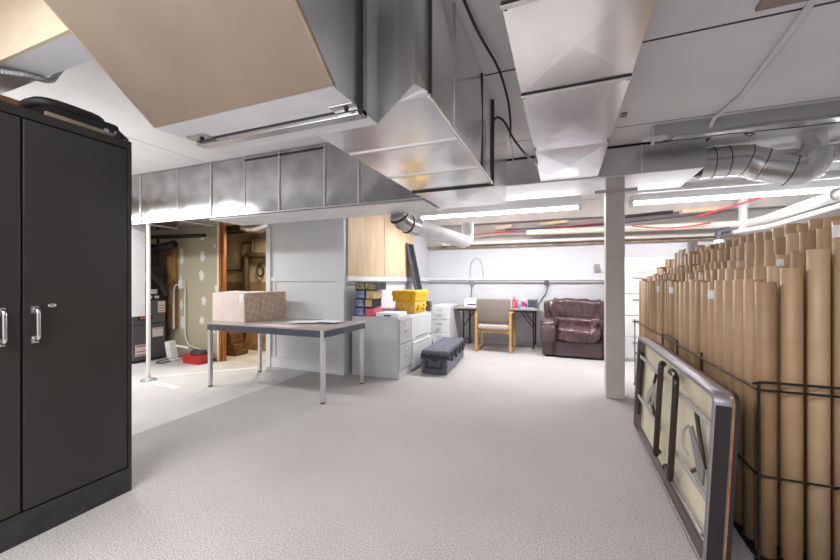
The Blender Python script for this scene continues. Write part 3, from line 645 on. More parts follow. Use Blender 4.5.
# lateral file behind the tubes
t = thing('lateral_file', 'white drawer cabinet with a cream top band, between column and cardboard tubes', 'file cabinet', (1.2, 6.6, 0))
MB().box(.87, 1.70, 6.32, 6.8, 0, 1.36, .005).build('body', M['whitefile'], t)
MB().box(.87, 1.70, 6.30, 6.8, 1.361, 1.57, .004).build('flip_door', M['cream'], t)
for k in range(4):
    d = MB().box(.88, 1.69, 6.30, 6.319, .04+.33*k, .355+.33*k, .004).build('drawer', M['whitefile'], t)
    b = MB(); b.box(.98, 1.15, 6.288, 6.299, .27+.33*k, .295+.33*k, .003); b.build('pull', M['railgrey'], d)

# plywood sheets on the inner wall
for k, (y0, y1) in enumerate(((4.02, 5.03), (5.045, 6.2))):
    tag(MB().box(-2.615, -2.595, y0, y1, 1.29, 2.35, .002).build('plywood_sheet', M['ply'], None, (-2.605, (y0+y1)/2, 1.29)),
        ['plywood sheet on the inner wall, above the ink boxes', 'plywood sheet on the inner wall, above the yellow cases'][k], 'plywood', 'plywood sheets on the inner wall')
# leaning dark plank
t = thing('dark_plank', 'dark narrow framed panel leaning on the inner wall behind the yellow cases', 'panel', (-2.17, 5.98, .0), local=True, rot=(0, R(-12), 0))
MB().box(-.02, .008, -.12, .12, .01, 1.93, .004).build('board', M['matte_black'], t)
for s_ in (-1, 1): MB().box(-.02, .02, s_*.125-.018, s_*.125+.018, .005, 1.935, .003).build('edge_rail', M['apron'], t)

# ink boxes
def ink(x0, y0, z, w, d, h, mats, label, nm='ink_box'):
    t = thing(nm, label, 'box', (x0+w/2, y0+d/2, z), 'small boxes on the grey file cabinet')
    MB().box(x0, x0+w, y0, y0+d, z, z+h, .003).build('carton', M[mats[0]], t)
    MB().box(x0+.008, x0+w-.008, y0-.002, y0, z+.012, z+h-.012).build('front_print', M[mats[1]], t)
    return t
z = .764
ink(-2.535, 4.08, z, .15, .3, .112, ('inkdark', 'inkblue'), 'dark blue-fronted ink box at the bottom of the stack')
ink(-2.383, 4.09, z, .125, .25, .10, ('pink', 'pink'), 'pink box at the bottom of the stack, right of an ink box')
ink(-2.535, 4.08, z+.113, .145, .3, .112, ('inkdark', 'inkblue'), 'dark ink box with a grey-blue front, second from the bottom')
ink(-2.388, 4.09, z+.113, .108, .25, .112, ('inkdark', 'inkyellow'), 'yellow-fronted ink box resting directly on the pink box')
ink(-2.515, 4.08, z+.226, .14, .3, .112, ('inkdark', 'inkblue'), 'dark ink box with a blue front, second from the top')
ink(-2.373, 4.09, z+.226, .11, .25, .105, ('inkyellow', 'inkyellow'), 'pale and yellow ink box just under the top right box')
ink(-2.525, 4.08, z+.339, .14, .3, .10, ('inkdark', 'inkgold'), 'dark ink box at the top left of the stack')
ink(-2.383, 4.08, z+.339, .165, .28, .10, ('inkdark', 'inkgold'), 'dark ink box at the top right of the stack')
t = thing('paper_ream', 'white flat binder lying on the grey file cabinet before the yellow cases', 'binder', (-2.05, 4.25, .764))
MB().box(-2.235, -1.93, 4.1, 4.40, .764, .815, .005).build('cover', M['paper'], t)
MB().box(-2.12, -2.02, 4.096, 4.10, .772, .79).build('spine_label', M['abs'], t)
tag(MB().box(-2.35, -2.17, 4.42, 4.60, .764, .84, .004).build('gray_tray', M['railgrey'], None, (-2.26, 4.5, .764)), 'small grey tray behind the white binder on the cabinets', 'tray')

# yellow cases
def hard_case(name, label, x0, x1, y0, y1, z, h, m, lidf, group):
    t = thing(name, label, 'case', ((x0+x1)/2, (y0+y1)/2, z), group)
    zs = z+h*lidf
    MB().box(x0+.012, x1-.012, y0+.012, y1-.012, z, zs, .015, 3).build('base', m, t)
    l = MB(); l.box(x0+.005, x1-.005, y0+.005, y1-.005, zs+.008, z+h, .018, 3); l.build('lid', m, t)
    b = MB(); b.box(x0, x1, y0, y1, zs-.008, zs+.014, .004)
    k = int((x1-x0)/.06)
    for i in range(k): b.box(x0+.02+i*.06, x0+.045+i*.06, y0-.006, y0+.01, zs-.03, zs+.03, .003)
    b.build('rim', m, t)
    return t, zs
t, zs = hard_case('yellow_case', 'pale yellow hard case, lower of the two stacked yellow cases', -2.22, -1.90, 4.62, 5.08, .764, .165, M['yellow2'], .55, 'yellow cases')
for y in (4.74, 4.95): MB().box(-1.902, -1.88, y-.03, y+.03, .80, .89, .005).build('latch', M['yellow'], t)
MB().tube([(-1.895, 4.78, .85), (-1.86, 4.80, .84), (-1.86, 4.9, .84), (-1.895, 4.92, .85)], .011, 8, fillet=.02).build('handle', M['yellow'], t)
t, zs = hard_case('yellow_case', 'bright yellow hard case on top of the pale yellow case', -2.26, -1.885, 4.60, 5.12, .931, .155, M['yellow'], .62, 'yellow cases')
for x in (-2.17, -1.98): MB().box(x-.02, x+.02, 4.585, 4.603, .96, 1.06, .004).build('latch', M['yellow'], t)
MB().tube([(-2.12, 4.607, 1.0), (-2.12, 4.58, .995), (-2.03, 4.58, .995), (-2.03, 4.607, 1.0)], .009, 8, fillet=.02).build('handle', M['yellow2'], t)
t = thing('grey_case', 'dark grey case behind the yellow cases on the white file cabinet', 'case', (-1.98, 5.14, .764))
MB().box(-2.1, -1.86, 5.125, 5.19, .764, .92, .01).build('shell', M['speaker'], t)
MB().box(-1.862, -1.85, 5.13, 5.185, .84, .855, .003).build('clasp', M['black_plastic2'], t)

# long black trunk on the floor
t = thing('long_trunk', 'long dark grey hard trunk on the carpet before the file cabinets', 'trunk', (-1.56, 4.44, 0), local=True, rot=(0, 0, R(4.4)))
W, L, Hh = .37, 1.22, .31
b = MB(); b.box(-W/2+.015, W/2-.015, .015, L-.015, .0, .205, .018, 3); b.build('base', M['black_plastic'], t)
b = MB(); b.box(-W/2+.008, W/2-.008, .008, L-.008, .232, Hh, .022, 3)
for i in range(4): b.box(-W/2+.06+i*.072, -W/2+.09+i*.072, .06, L-.06, Hh-.004, Hh+.006, .003)
b.build('lid', M['black_plastic'], t)
b = MB(); b.box(-W/2, W/2, 0, L, .205, .232, .006)
for i in range(9):
    y = .05+i*.14
    for s in (-1, 1): b.box(s*(W/2-.004), s*(W/2+.010), y-.016, y+.016, .185, .262, .003)
for x in (-.13, -.045, .045, .13): b.box(x-.012, x+.012, -.008, .006, .185, .262, .003)
b.build('rim', M['black_plastic2'], t)
for y in (.25, .52, .80, 1.03): MB().box(W/2-.008, W/2+.014, y-.028, y+.028, .14, .265, .006).build('latch', M['black_plastic2'], t)
h = MB(); h.tube([(-.1, .016, .165), (-.1, -.02, .16), (-.1, -.022, .09), (.1, -.022, .09), (.1, -.02, .16), (.1, .016, .165)], .012, 8, fillet=.02); h.build('carry_handle', M['black_plastic2'], t)
MB().box(-.035, .035, -.012, .012, .17, .255, .005).build('latch', M['black_plastic2'], t)
for s in (-1, 1): MB().box(s*.15-.025, s*.15+.025, -.006, .02, .02, .17, .008).build('corner_rib', M['black_plastic'], t)
for s in (-1, 1): MB().tube([(s*.14, L-.0, .035), (s*.14-.03, L, .035)], .033, 16).build('wheel', M['matte_black'], t)

# ------------------------------------------------------------------ desk, chair, things on it
t = thing('folding_desk', 'narrow folding table used as a desk against the back wall', 'table', (-1.08, 6.72, 0))
MB().box(-1.87, -.40, 6.42, 7.03, .712, .742, .006).build('tabletop', M['deskgrey'], t)
MB().box(-1.83, -.43, 6.46, 6.99, .675, .711, .004).build('apron', M['fvinyl'], t)
for x in (-1.70, -.47):
    s = 1 if x < -1 else -1
    for y in (6.47, 6.96):
        l = MB().tube([(x, y, .025), (x, y, .675)], .0135, 10).build('leg', M['matte_black'], t)
        MB().tube([(x, y, 0), (x, y, .05)], .018, 10).build('foot', M['legsilver'] if x > -1 else M['matte_black'], l)
    MB().tube([(x, 6.47, .12), (x, 6.96, .12)], .010, 8).build('stretcher', M['matte_black'], t)
    MB().tube([(x, 6.5, .40), (x+s*.20, 6.5, .675)], .009, 8).build('brace', M['matte_black'], t)
    MB().tube([(x+s*.11, 6.47, .10), (x+s*.11, 6.47, .675)], .010, 8).build('brace', M['matte_black'], t) if s > 0 else MB().tube([(x, 6.9, .40), (x-.20, 6.9, .675)], .009, 8).build('brace', M['matte_black'], t)

t = thing('arm_chair', 'oak-framed chair with taupe upholstery standing at the desk', 'chair', (-1.11, 6.45, 0))
AX0, AX1, AY0, AY1 = -1.40, -.82, 6.19, 6.72
for x in (AX0, AX1):
    MB().box(x-.02, x+.02, AY0-.025, AY0+.025, .0, .66, .005).build('leg', M['oak'], t)
    MB().box(x-.02, x+.02, AY1-.025, AY1+.025, .0, .66, .005).build('leg', M['oak'], t)
    MB().box(x-.02, x+.02, AY0+.025, AY1-.025, .0, .045, .004).build('runner', M['oak'], t)
    MB().box(x-.024, x+.024, AY0-.03, AY1+.02, .661, .69, .007).build('armrest', M['oak'], t)
b = MB(); b.box(AX0+.022, AX1-.022, AY0-.05, AY1-.04, .37, .48, .045, 4, None, True); b.build('seat', M['seatpale'], t)
mt = Matrix.Translation((-1.11, AY0+.04, .505)) @ Matrix.Rotation(R(5), 4, 'X')
b = MB(); b.box(AX0+1.11+.0, AX1+1.11-.0, -.035, .035, .01, .42, .03, 4, mt, True); b.build('backrest', M['olive'], t)
for y in (AY0, AY1): MB().box(AX0+.02, AX1-.02, y-.015, y+.015, .33, .37, .003).build('seat_rail', M['oak'], t)

ZD = .743
t = thing('desk_printer', 'small white printer on the left end of the desk', 'printer', (-1.55, 6.75, ZD))
MB().prism([(6.60, ZD), (6.60, ZD+.09), (6.68, ZD+.14), (6.9, ZD+.15), (6.9, ZD)], 'x', -1.72, -1.40).build('body', M['printer'], t)
MB().box(-1.66, -1.5, 6.594, 6.602, ZD+.03, ZD+.05).build('slot', M['abs'], t)
t = thing('desk_speaker', 'grey box speaker at the right end of the desk', 'speaker', (-.495, 6.68, ZD))
MB().box(-.58, -.41, 6.60, 6.78, ZD, ZD+.155, .008).build('cabinet', M['speaker'], t)
MB().box(-.565, -.425, 6.594, 6.60, ZD+.015, ZD+.14, .002).build('grille', M['abs'], t)
def bottle(x, y, r, h, m, mc, label, lab=None, nm='spray_bottle'):
    t = thing(nm, label, 'bottle', (x, y, ZD), 'bottles on the desk')
    MB().lathe([(0, 0), (r*.95, 0), (r, .01), (r, h*.68), (r*.75, h*.76), (r*.35, h*.82), (r*.35, h*.86), (0, h*.86)], (x, y, ZD), 16).build('body', M[m], t)
    c = MB(); c.lathe([(0, h*.86), (r*.45, h*.86), (r*.45, h), (0, h)], (x, y, ZD), 12); c.build('cap', M[mc], t)
    if lab: MB().lathe([(r*1.01, h*.12), (r*1.01, h*.5)], (x, y, ZD), 16).build('label', M[lab], t)
bottle(-.80, 6.52, .036, .21, 'bottlered', 'orange', 'red bottle with an orange cap beside the chair back on the desk', 'stickred')
bottle(-.72, 6.6, .034, .12, 'bottleblue', 'pvc', 'short pale blue bottle right of the red one on the desk')
bottle(-.64, 6.5, .036, .25, 'pvc', 'pvc', 'tall white and magenta bottle in the middle of the desk', 'bottlepink')
bottle(-.75, 6.65, .03, .13, 'bottlepink', 'matte_black', 'small dark red bottle behind the pale blue one on the desk')
t = thing('desk_keyboard', 'dark slate keyboard standing on edge behind the bottles', 'keyboard', (-.55, 6.72, ZD))
MB().box(-.78, -.60, 6.72, 6.75, ZD, ZD+.075, .004).build('case', M['keyb'], t)
MB().box(-.76, -.62, 6.714, 6.72, ZD+.02, ZD+.06).build('keys', M['blue'], t)
tag(MB().box(-.70, -.46, 6.46, 6.58, ZD, ZD+.012, .002).build('paper_pad', M['paperblue'], None, (-.5, 6.5, ZD)), 'pale blue pad at the desk front by the tall bottle', 'pad')

# ------------------------------------------------------------------ armchair
t = thing('leather_armchair', 'wide burgundy leather armchair against the back wall by the column', 'armchair', (.2, 6.6, 0))
SX0, SX1, SY0, SY1 = -.345, .79, 6.14, 7.05
b = MB(); b.box(SX0+.06, SX1-.06, SY0+.05, SY1-.02, .03, .30, .02, 2); b.build('base', M['leatherdark'], t)
for x in (SX0+.1, SX1-.1):
    for y in (SY0+.12, SY1-.1): MB().box(x-.03, x+.03, y-.03, y+.03, 0, .03).build('foot', M['matte_black'], t)
def pillow(b, x0, x1, y0, y1, z0, z1, amp, seed, e=.45, freq=6, dirx=True, seg=48, rings=26):
    rnd = random.Random(seed); ph = [rnd.uniform(0, 6.28) for _ in range(8)]
    cx, cy, cz = (x0+x1)/2, (y0+y1)/2, (z0+z1)/2; rx, ry, rz = (x1-x0)/2, (y1-y0)/2, (z1-z0)/2
    def sg(v): return math.copysign(abs(v)**e, v)
    vs = []; fs = []
    for i in range(rings+1):
        p = -math.pi/2+math.pi*i/rings
        for k in range(seg):
            th = 2*math.pi*k/seg
            d = Vector((sg(math.cos(p))*sg(math.cos(th)), sg(math.cos(p))*sg(math.sin(th)), sg(math.sin(p))))
            w = math.sin(freq*d.x*2.2+1.6*math.sin(3*d.z+ph[0])+ph[1])*.6+math.sin(freq*3.7*d.x+2*d.z+ph[2])*.4
            w += .5*math.sin(5*d.z+3*d.x+ph[3])
            k2 = 1+amp*w
            vs.append((cx+rx*d.x*(1+(k2-1)*.4), cy+ry*d.y*k2, cz+rz*d.z*k2))
    for i in range(rings):
        for k in range(seg): fs.append([i*seg+k, i*seg+(k+1) % seg, (i+1)*seg+(k+1) % seg, (i+1)*seg+k])
    b.add(vs, fs, True)
b = MB(); pillow(b, SX0+.03, SX1-.03, 6.70, 7.04, .55, .90, .10, 3, .3, 9, True, 96, 30); b.build('back_cushion', M['leather'], t)
b = MB(); pillow(b, SX0+.14, SX1-.14, 6.64, 6.98, .36, .60, .09, 9, .35, 8, True, 96, 30); b.build('lumbar_cushion', M['leather'], t)
b = MB(); pillow(b, SX0+.21, SX1-.21, 6.10, 6.8, .24, .49, .07, 5, .45, 6, True, 96, 30); b.build('seat_cushion', M['leather'], t)
b = MB(); b.box(SX0+.24, SX1-.24, SY0+.005, SY0+.06, .03, .26, .015, 2); b.build('front_panel', M['leatherdark'], t)
for s in (0, 1):
    xa, xb = (SX0, SX0+.23) if s == 0 else (SX1-.23, SX1)
    a = MB(); a.box(xa+.03, xb-.03, SY0+.02, SY1-.08, .03, .46, .03, 3, None, True); a.build('arm', M['leatherdark'], t)
    a = MB(); pillow(a, xa-.01, xb+.03, SY0-.02, SY1-.2, .40, .60, .04, 11+s, .6); 
    pillow(a, xa+.0, xb+.01, SY0-.035, SY0+.09, .22, .52, .03, 21+s, .6); a.build('arm_pad', M['leather'], t)

# ------------------------------------------------------------------ furnace corner
t = thing('furnace', 'grey furnace with stickers and a black upper section, far left', 'furnace', (-6.15, 3.6, 0))
FX = -5.86; FY0, FY1 = 3.36, 3.84
MB().box(-6.5, FX-.02, FY0, FY1, .03, .93, .006).build('body', M['furn'], t)
MB().box(-6.48, FX-.03, FY0+.01, FY1-.01, 0, .03).build('base', M['furnblack'], t)
d = MB().box(FX-.019, FX, FY0+.005, FY1-.005, .07, .56, .005).build('access_panel', M['furn'], t)
b = MB(); b.box(FX, FX+.002, 3.40, 3.56, .10, .27); b.m(1); b.box(FX+.002, FX+.003, 3.41, 3.55, .235, .26); b.box(FX+.002, FX+.003, 3.41, 3.55, .16, .175); b.box(FX+.002, FX+.003, 3.41, 3.55, .11, .125); b.build('warning_sticker', [M['sticker'], M['stickred']], d)
b = MB(); b.box(FX, FX+.002, 3.64, 3.80, .36, .50); b.m(1); b.box(FX+.002, FX+.003, 3.65, 3.79, .48, .49); b.build('rating_sticker', [M['sticker'], M['stickred']], d)
d = MB().box(FX-.019, FX, FY0+.005, FY1-.005, .57, .92, .005).build('access_panel', M['furn'], t)
b = MB(); b.box(FX, FX+.006, 3.43, 3.64, .63, .70, .003); b.m(1); b.box(FX+.006, FX+.009, 3.46, 3.61, .645, .685); b.build('grip_slot', [M['furnblack'], M['stickred']], d)
b = MB(); b.box(FX, FX+.002, 3.72, 3.83, .73, .90); b.m(1)
for z in (.75, .79, .83): b.box(FX+.002, FX+.003, 3.73, 3.82, z, z+.014)
b.build('warning_sticker', [M['sticker'], M['stickred']], d)
u = MB().box(-6.45, FX-.05, FY0+.02, FY1-.02, .931, 1.46, .004).build('upper_section', M['furnblack'], t)
MB().box(FX-.05, FX-.047, 3.58, 3.74, 1.02, 1.09).build('rating_sticker', M['sticker'], u)
MB().box(FX-.05, FX-.047, 3.56, 3.64, 1.22, 1.38).build('rating_sticker', M['sticker'], u)
for y in (3.6, 3.7): MB().box(FX-.05, FX-.03, y, y+.06, .95, .99, .004).build('valve', M['sticker'], u)
MB().box(-6.42, FX-.1, FY0+.03, FY1-.05, 1.461, 1.8, .004).build('coil_box', M['matte_black'], t)
MB().tube([(-5.93, 3.42, 1.55), (-5.82, 3.55, 1.38), (-5.78, 3.74, 1.16), (-5.78, 3.80, 1.0)], .045, 12, fillet=.08).build('vent_hose', M['furnblack'], t)
tag(MB().tube([(-6.3, 3.7, 1.70), (-5.9, 3.75, 1.73), (-5.65, 3.85, 1.80)], .06, 14, fillet=.1).build('flue_pipe', M['furnblack'], None, (-6, 3.75, 1.7)), 'short black flue pipe rising from the furnace top', 'pipe')
tag(MB().tube([(-6.6, 3.85, 1.94), (-5.0, 3.85, 1.905)], .03, 12).build('iron_pipe', M['matte_black'], None, (-5.8, 3.85, 1.92)), 'long black iron pipe under the branch duct at left', 'pipe')
tag(MB().tube([(-6.1, 3.87, 1.92), (-6.1, 3.87, 1.46)], .02, 10).build('iron_pipe', M['matte_black'], None, (-6.1, 3.87, 1.6)), 'short upright black iron pipe behind the furnace top', 'pipe')
tag(MB().box(-6.0, -5.80, 3.94, 3.998, .45, 1.75, .003).build('brown_board', M['osb'], None, (-5.85, 3.96, .45)), 'brown board on the unfinished wall behind the furnace', 'board')
t = thing('switch_unit', 'white electrical box with conduit on the wall right of the furnace', 'switch', (-5.68, 3.96, 1.05))
MB().box(-5.70, -5.62, 3.93, 3.998, 1.10, 1.24, .006).build('box', M['pvc'], t)
MB().tube([(-5.70, 3.95, 1.16), (-5.77, 3.93, 1.16), (-5.79, 3.92, 1.08), (-5.79, 3.92, .45)], .013, 8, fillet=.04).build('conduit', M['conduit'], t)
pipe('thin_conduit', [(-5.60, 3.97, 1.1), (-5.60, 3.97, .35), (-5.52, 3.97, .2), (-5.2, 3.93, .16)], .012, 'pvccream', 'thin pale tube running down the unfinished wall to the red box', 'tubing', .12, 8)
t = thing('condensate_pump', 'small white pump on the floor right of the furnace', 'pump', (-5.58, 3.78, 0))
b = MB(); mtx = Matrix.Translation((-5.60, 3.78, .0)) @ Matrix.Rotation(R(-14), 4, 'Y'); b.box(-.05, .05, -.06, .06, .03, .30, .015, 2, mtx); b.build('body', M['pvc'], t)
MB().tube([(-5.6, 3.72, .03), (-5.68, 3.62, .01), (-5.60, 3.52, .01), (-5.48, 3.55, .01), (-5.5, 3.68, .02)], .008, 6, fillet=.06).build('cord', M['cable'], t)
MB().box(-5.64, -5.5, 3.72, 3.84, 0, .03, .005).build('base', M['pvc'], t)
pipe('pump_hose', [(-5.56, 3.80, .22), (-5.3, 3.82, .20), (-5.32, 3.82, .2)], .018, 'pvc', 'white hose running from the small pump to the red box', 'hose', .05, 10)
t = thing('red_box', 'red tool box with black coil on the floor by the doorway', 'box', (-5.07, 3.8, 0))
MB().prism([(-5.26, 0), (-5.29, .11), (-4.90, .11), (-4.93, 0)], 'y', 3.70, 3.92).build('body', M['redbox'], t)
MB().box(-5.295, -4.895, 3.69, 3.93, .105, .122, .004).build('rim', M['redbox'], t)
b = MB()
for r_, z_ in ((.10, .135), (.085, .15), (.095, .165)): b.tube([(-5.08+r_*math.cos(a*.3142)*1.3, 3.81+r_*.85*math.sin(a*.3142), z_+.008*math.sin(a*.9)) for a in range(21)], .014, 8)
b.build('hose_coil', M['abs'], t)
# white return panel and pole
t = thing('white_panel', 'white metal duct drop hanging beside the black cabinet at left', 'duct', (-5.25, 3.18, .74))
MB().box(-5.62, -5.33, 3.05, 3.22, .74, 1.965, .006).build('body', M['white_duct'], t)
MB().box(-5.42, -5.34, 3.03, 3.05, 1.38, 1.52, .006).build('thermostat', M['patchgrey'], t)
MB().box(-5.61, -5.34, 3.045, 3.049, 1.62, 1.64).build('seam', M['railgrey'], t)
t = thing('steel_pole', 'thin white steel pole standing on the concrete before the furnace', 'pole', (-4.74, 2.9, 0))
MB().tube([(-4.745, 2.9, .01), (-4.86, 2.97, .98), (-4.976, 3.04, 1.955)], .023, 12).build('shaft', M['pvc'], t)
MB().lathe([(0, 0), (.085, 0), (.085, .008), (.03, .014), (.03, .03), (0, .03)], (-4.745, 2.9, 0), 18).build('base_plate', M['railgrey'], t)

# ------------------------------------------------------------------ store room beyond the doorway
for k, (w, z, o) in enumerate(((.36, .0, 0), (.30, .09, .02), (.26, .18, -.01), (.22, .27, .02))):
    tag(MB().box(-5.30+o, -5.30+o+w, 4.35, 4.6, z, z+.085, .006).build('wood_block', M['block'], None, (-5.12, 4.47, z)),
        ['dark wood block on the store room floor, bottom of its stack', 'second dark wood block from the floor in the doorway stack', 'third dark wood block from the floor in the doorway stack', 'dark wood block at the top of the doorway stack'][k], 'wood block', 'wood blocks in the doorway')
t = tag(MB().box(-5.27, -5.12, 4.38, 4.55, .356, .42, .004).build('wood_offcut', M['osb'], None, (-5.2, 4.46, .356)), 'light wood offcut lying on the stacked blocks', 'wood')
mt = Matrix.Translation((-4.6, 4.88, 0)) @ Matrix.Rotation(R(-14), 4, 'X')
tag(MB().box(-.75, .9, -.01, .01, 0.005, .62, .003, 1, mt).build('brown_sheet', M['osb'], None, (-4.6, 4.88, 0)), 'brown sheet leaning inside the store room beyond the doorway', 'board')
pipe('brown_pipe', [(-5.42, 5.0, 0), (-5.42, 5.0, 1.72), (-5.2, 4.98, 1.68), (-3.6, 4.98, 1.68)], .055, 'copper', 'thick brown pipe with an elbow inside the store room', 'pipe', .12)
pipe('brown_pipe', [(-5.27, 5.0, 1.765), (-5.27, 5.0, 2.05)], .035, 'copper', 'upright brown pipe inside the store room above the elbow', 'pipe', 0)
pipe('thin_brown_pipe', [(-6.2, 5.06, 1.42), (-5.60, 5.06, 1.42), (-5.60, 5.06, 1.92), (-5.35, 5.06, 1.93)], .018, 'copper', 'thin brown pipe bent along the store room wall', 'pipe', .05)
t = MB(); t.tube([(-5.12+.075*math.cos(a*.31416), 5.04, 1.42+.12*math.sin(a*.31416)) for a in range(21)], .016, 8)
tag(t.build('cable_coil', M['matte_black'], None, (-5.12, 5.04, 1.42)), 'black cable coil hanging in the store room', 'coil')
for k, y in enumerate((4.5, 4.85)):
    struct('trim_beam', MB().box(-6.7, -2.73, y-.04, y+.04, 2.06+.02*k, 2.26+.02*k), M['darkwood'])
t = thing('foil_duct', 'crumpled silver flexible duct at the top of the doorway', 'duct', (-4.4, 4.3, 1.95))
b = MB(); pts = [(-4.72, 4.30, 2.10), (-4.6, 4.3, 2.06), (-4.45, 4.3, 2.05), (-4.3, 4.3, 2.08), (-4.1, 4.3, 2.12)]
P = []
for i in range(len(pts)-1):
    for q in range(6): P.append(Vector(pts[i]).lerp(Vector(pts[i+1]), q/6))
b.tube(P, [.075+.014*(i % 2) for i in range(len(P))], 14); b.build('hose', M['galv'], t)

# ------------------------------------------------------------------ folding tables leaning on the rack
def rrect(Ln, Hn, i, r):
    o = []
    for cy, cz, a0 in ((i+r, i+r, 180), (Ln-i-r, i+r, 270), (Ln-i-r, Hn-i-r, 0), (i+r, Hn-i-r, 90)):
        for k in range(7): a = R(a0+15*k); o.append((cy+r*math.cos(a), cz+r*math.sin(a)))
    return o
def folding_table(name, label, loc, rot, detail):
    t = thing(name, label, 'table', loc, None, True, rot)
    Ln, Hn = 1.65, .755             # local: y 0..Ln along the floor, z 0..Hn up, x = depth away from the viewer
    rim = M['fapron'] if detail else M['fvinyl']
    MB().box(.056, .066, .012, Ln-.012, .012, Hn-.012, .003).build('board', M['ftable'], t)
    MB().prism([(y_, z_) for y_, z_ in rrect(Ln, Hn, .002, .05)], 'x', .0662, .072).build('core_edge', M['fcore'], t)
    MB().prism(rrect(Ln, Hn, 0, .05), 'x', .0722, .088).build('laminate_top', M['fvinyl'], t)
    def rr(i, r):
        o = []
        for cy, cz, a0 in ((i+r, i+r, 180), (Ln-i-r, i+r, 270), (Ln-i-r, Hn-i-r, 0), (i+r, Hn-i-r, 90)):
            for k in range(7): a = R(a0+15*k); o.append((cy+r*math.cos(a), cz+r*math.sin(a)))
        return o
    A, B_, C_ = rr(0, .05), rr(.004, .046), rr(.022, .03); n_ = len(A)
    rings = [[(x_, p[0], p[1]) for p in q] for q, x_ in ((A, .064), (A, .004), (B_, 0), (C_, 0), (C_, .006), (B_, .010), (B_, .064))]
    b = MB(); b.add([p for g in rings for p in g], [[i*n_+k, i*n_+(k+1) % n_, (i+1)*n_+(k+1) % n_, (i+1)*n_+k] for i in range(6) for k in range(n_)], True)
    b.build('apron', rim, t)
    MB().box(.006, .06, -.0025, .001, .05, Hn-.05, .001).build('end_reflection', M['fvinyl'], t)  # dark sheet over the apron end, paints in its dark reflection
    if not detail: return t
    for k, (yc, ye) in enumerate(((.53, .06), (.86, Ln-.06))):
        s = -1 if k == 0 else 1
        e_ = .16 if k == 0 else .06
        u = MB(); u.tube([(.02, yc+e_, .68), (.0, yc, .69), (.0, yc, .10), (.02, yc+e_, .11)], .0165, 12, fillet=.06)
        g = u.build('leg_frame', M['fdark'], t)
        for z in (.275, .60): MB().box(.012, .024, min(yc, ye), max(yc, ye), z-.012, z+.012, .003).build('leg_bar', M['channel'], g)
        for z in (.68, .11): MB().tube([(.02, yc+e_-.012, z), (.02, yc+e_+.012, z)], .0205, 12).build('foot_cap', M['matte_black'], g)
        b = MB(); b.tube([(.03, yc+s*.22, .60), (.03, yc+s*.38, .37)], .010, 8); b.tube([(.03, yc+s*.22, .28), (.03, yc+s*.34, .36)], .010, 8)
        g2 = b.build('brace', M['fdark'], t)
        MB().prism([(yc+s*.20, .49), (yc+s*.24, .51), (yc+s*.42, .38), (yc+s*.42, .31), (yc+s*.36, .32)], 'x', .012, .02).build('lock_plate', M['fapron'], g2)
        MB().tube([(.012, yc+s*.20, .50), (.0, yc+s*.17, .46), (.0, yc+s*.17, .38), (.012, yc+s*.22, .36)], .005, 6, fillet=.02).build('lock_ring', M['channel'], g2)
    MB().tube([(.028, .12, .085), (.028, .75, .085)], .008, 8).build('tension_rod', M['fapron'], t)
    for s in (.05, Ln-.05): MB().tube([(.03, s, .12), (.03, s, Hn-.12)], .011, 8).build('pivot_bar', M['fdark'], t)
    return t
folding_table('folding_table', 'folding table on its side against the tube rack, folded legs facing the carpet', (.545, 1.837, 0.004), (0, R(2.9), 0), True)

# ------------------------------------------------------------------ wire rack full of cardboard tubes
RX0, RX1, RY0, RY1 = .785, 1.235, 1.985, 4.87
t = thing('wire_rack', 'dark wire rack holding rows of cardboard tubes', 'rack', (1.0, 3.4, 0))
def rail(z, name='rail', r=.005, up=0):
    ring = [(RX0, RY0, z), (RX1, RY0, z), (RX1, RY1, z), (RX0, RY1, z), (RX0, RY0+.001, z)]
    return ring
for z in (.38, .75):
    b = MB()
    b.tube([(RX0, RY1, z), (RX0, RY0, z), (RX1, RY0, z), (RX1, RY1, z), (RX0, RY1, z)], .0055, 8, fillet=.03); b.build('rail', M['wire'], t)
b = MB(); b.tube([(RX0, RY0+.05, .765), (RX0, RY0, .785), (RX1, RY0, .785), (RX1, RY0+.05, .765)], .0055, 8, fillet=.03); b.build('rail', M['wire'], t)
for (x, y) in ((RX0, RY0), (RX1, RY0), (RX0, RY1), (RX1, RY1)):
    MB().tube([(x, y, .012), (x, y, .775)], .006, 8).build('corner_post', M['wire'], t)
    MB().box(x-.014, x+.014, y-.014, y+.014, 0, .02, .004).build('foot', M['matte_black'], t)
MB().tube([(RX0, 3.18, .015), (RX0, 3.18, .78), (RX0, 3.6, .78), (RX0, 3.6, .015)], .005, 8, fillet=.03).build('upright_wire', M['wire'], t)
MB().tube([(RX0, 2.68, .015), (RX0, 2.68, .785)], .006, 8).build('upright_wire', M['wire'], t)
b = MB()
for z in (.38,):
    for k in range(5): b.box(RX0+.06+k*.087, RX0+.075+k*.087, RY0-.006, RY0+.001, z-.008, z-.003)
b.build('wire_clip', M['wire'], t)
b = MB(); b.box(RX0, RX1, RY0, RY1, .006, .016, .003); b.build('base_tray', M['matte_black'], t)

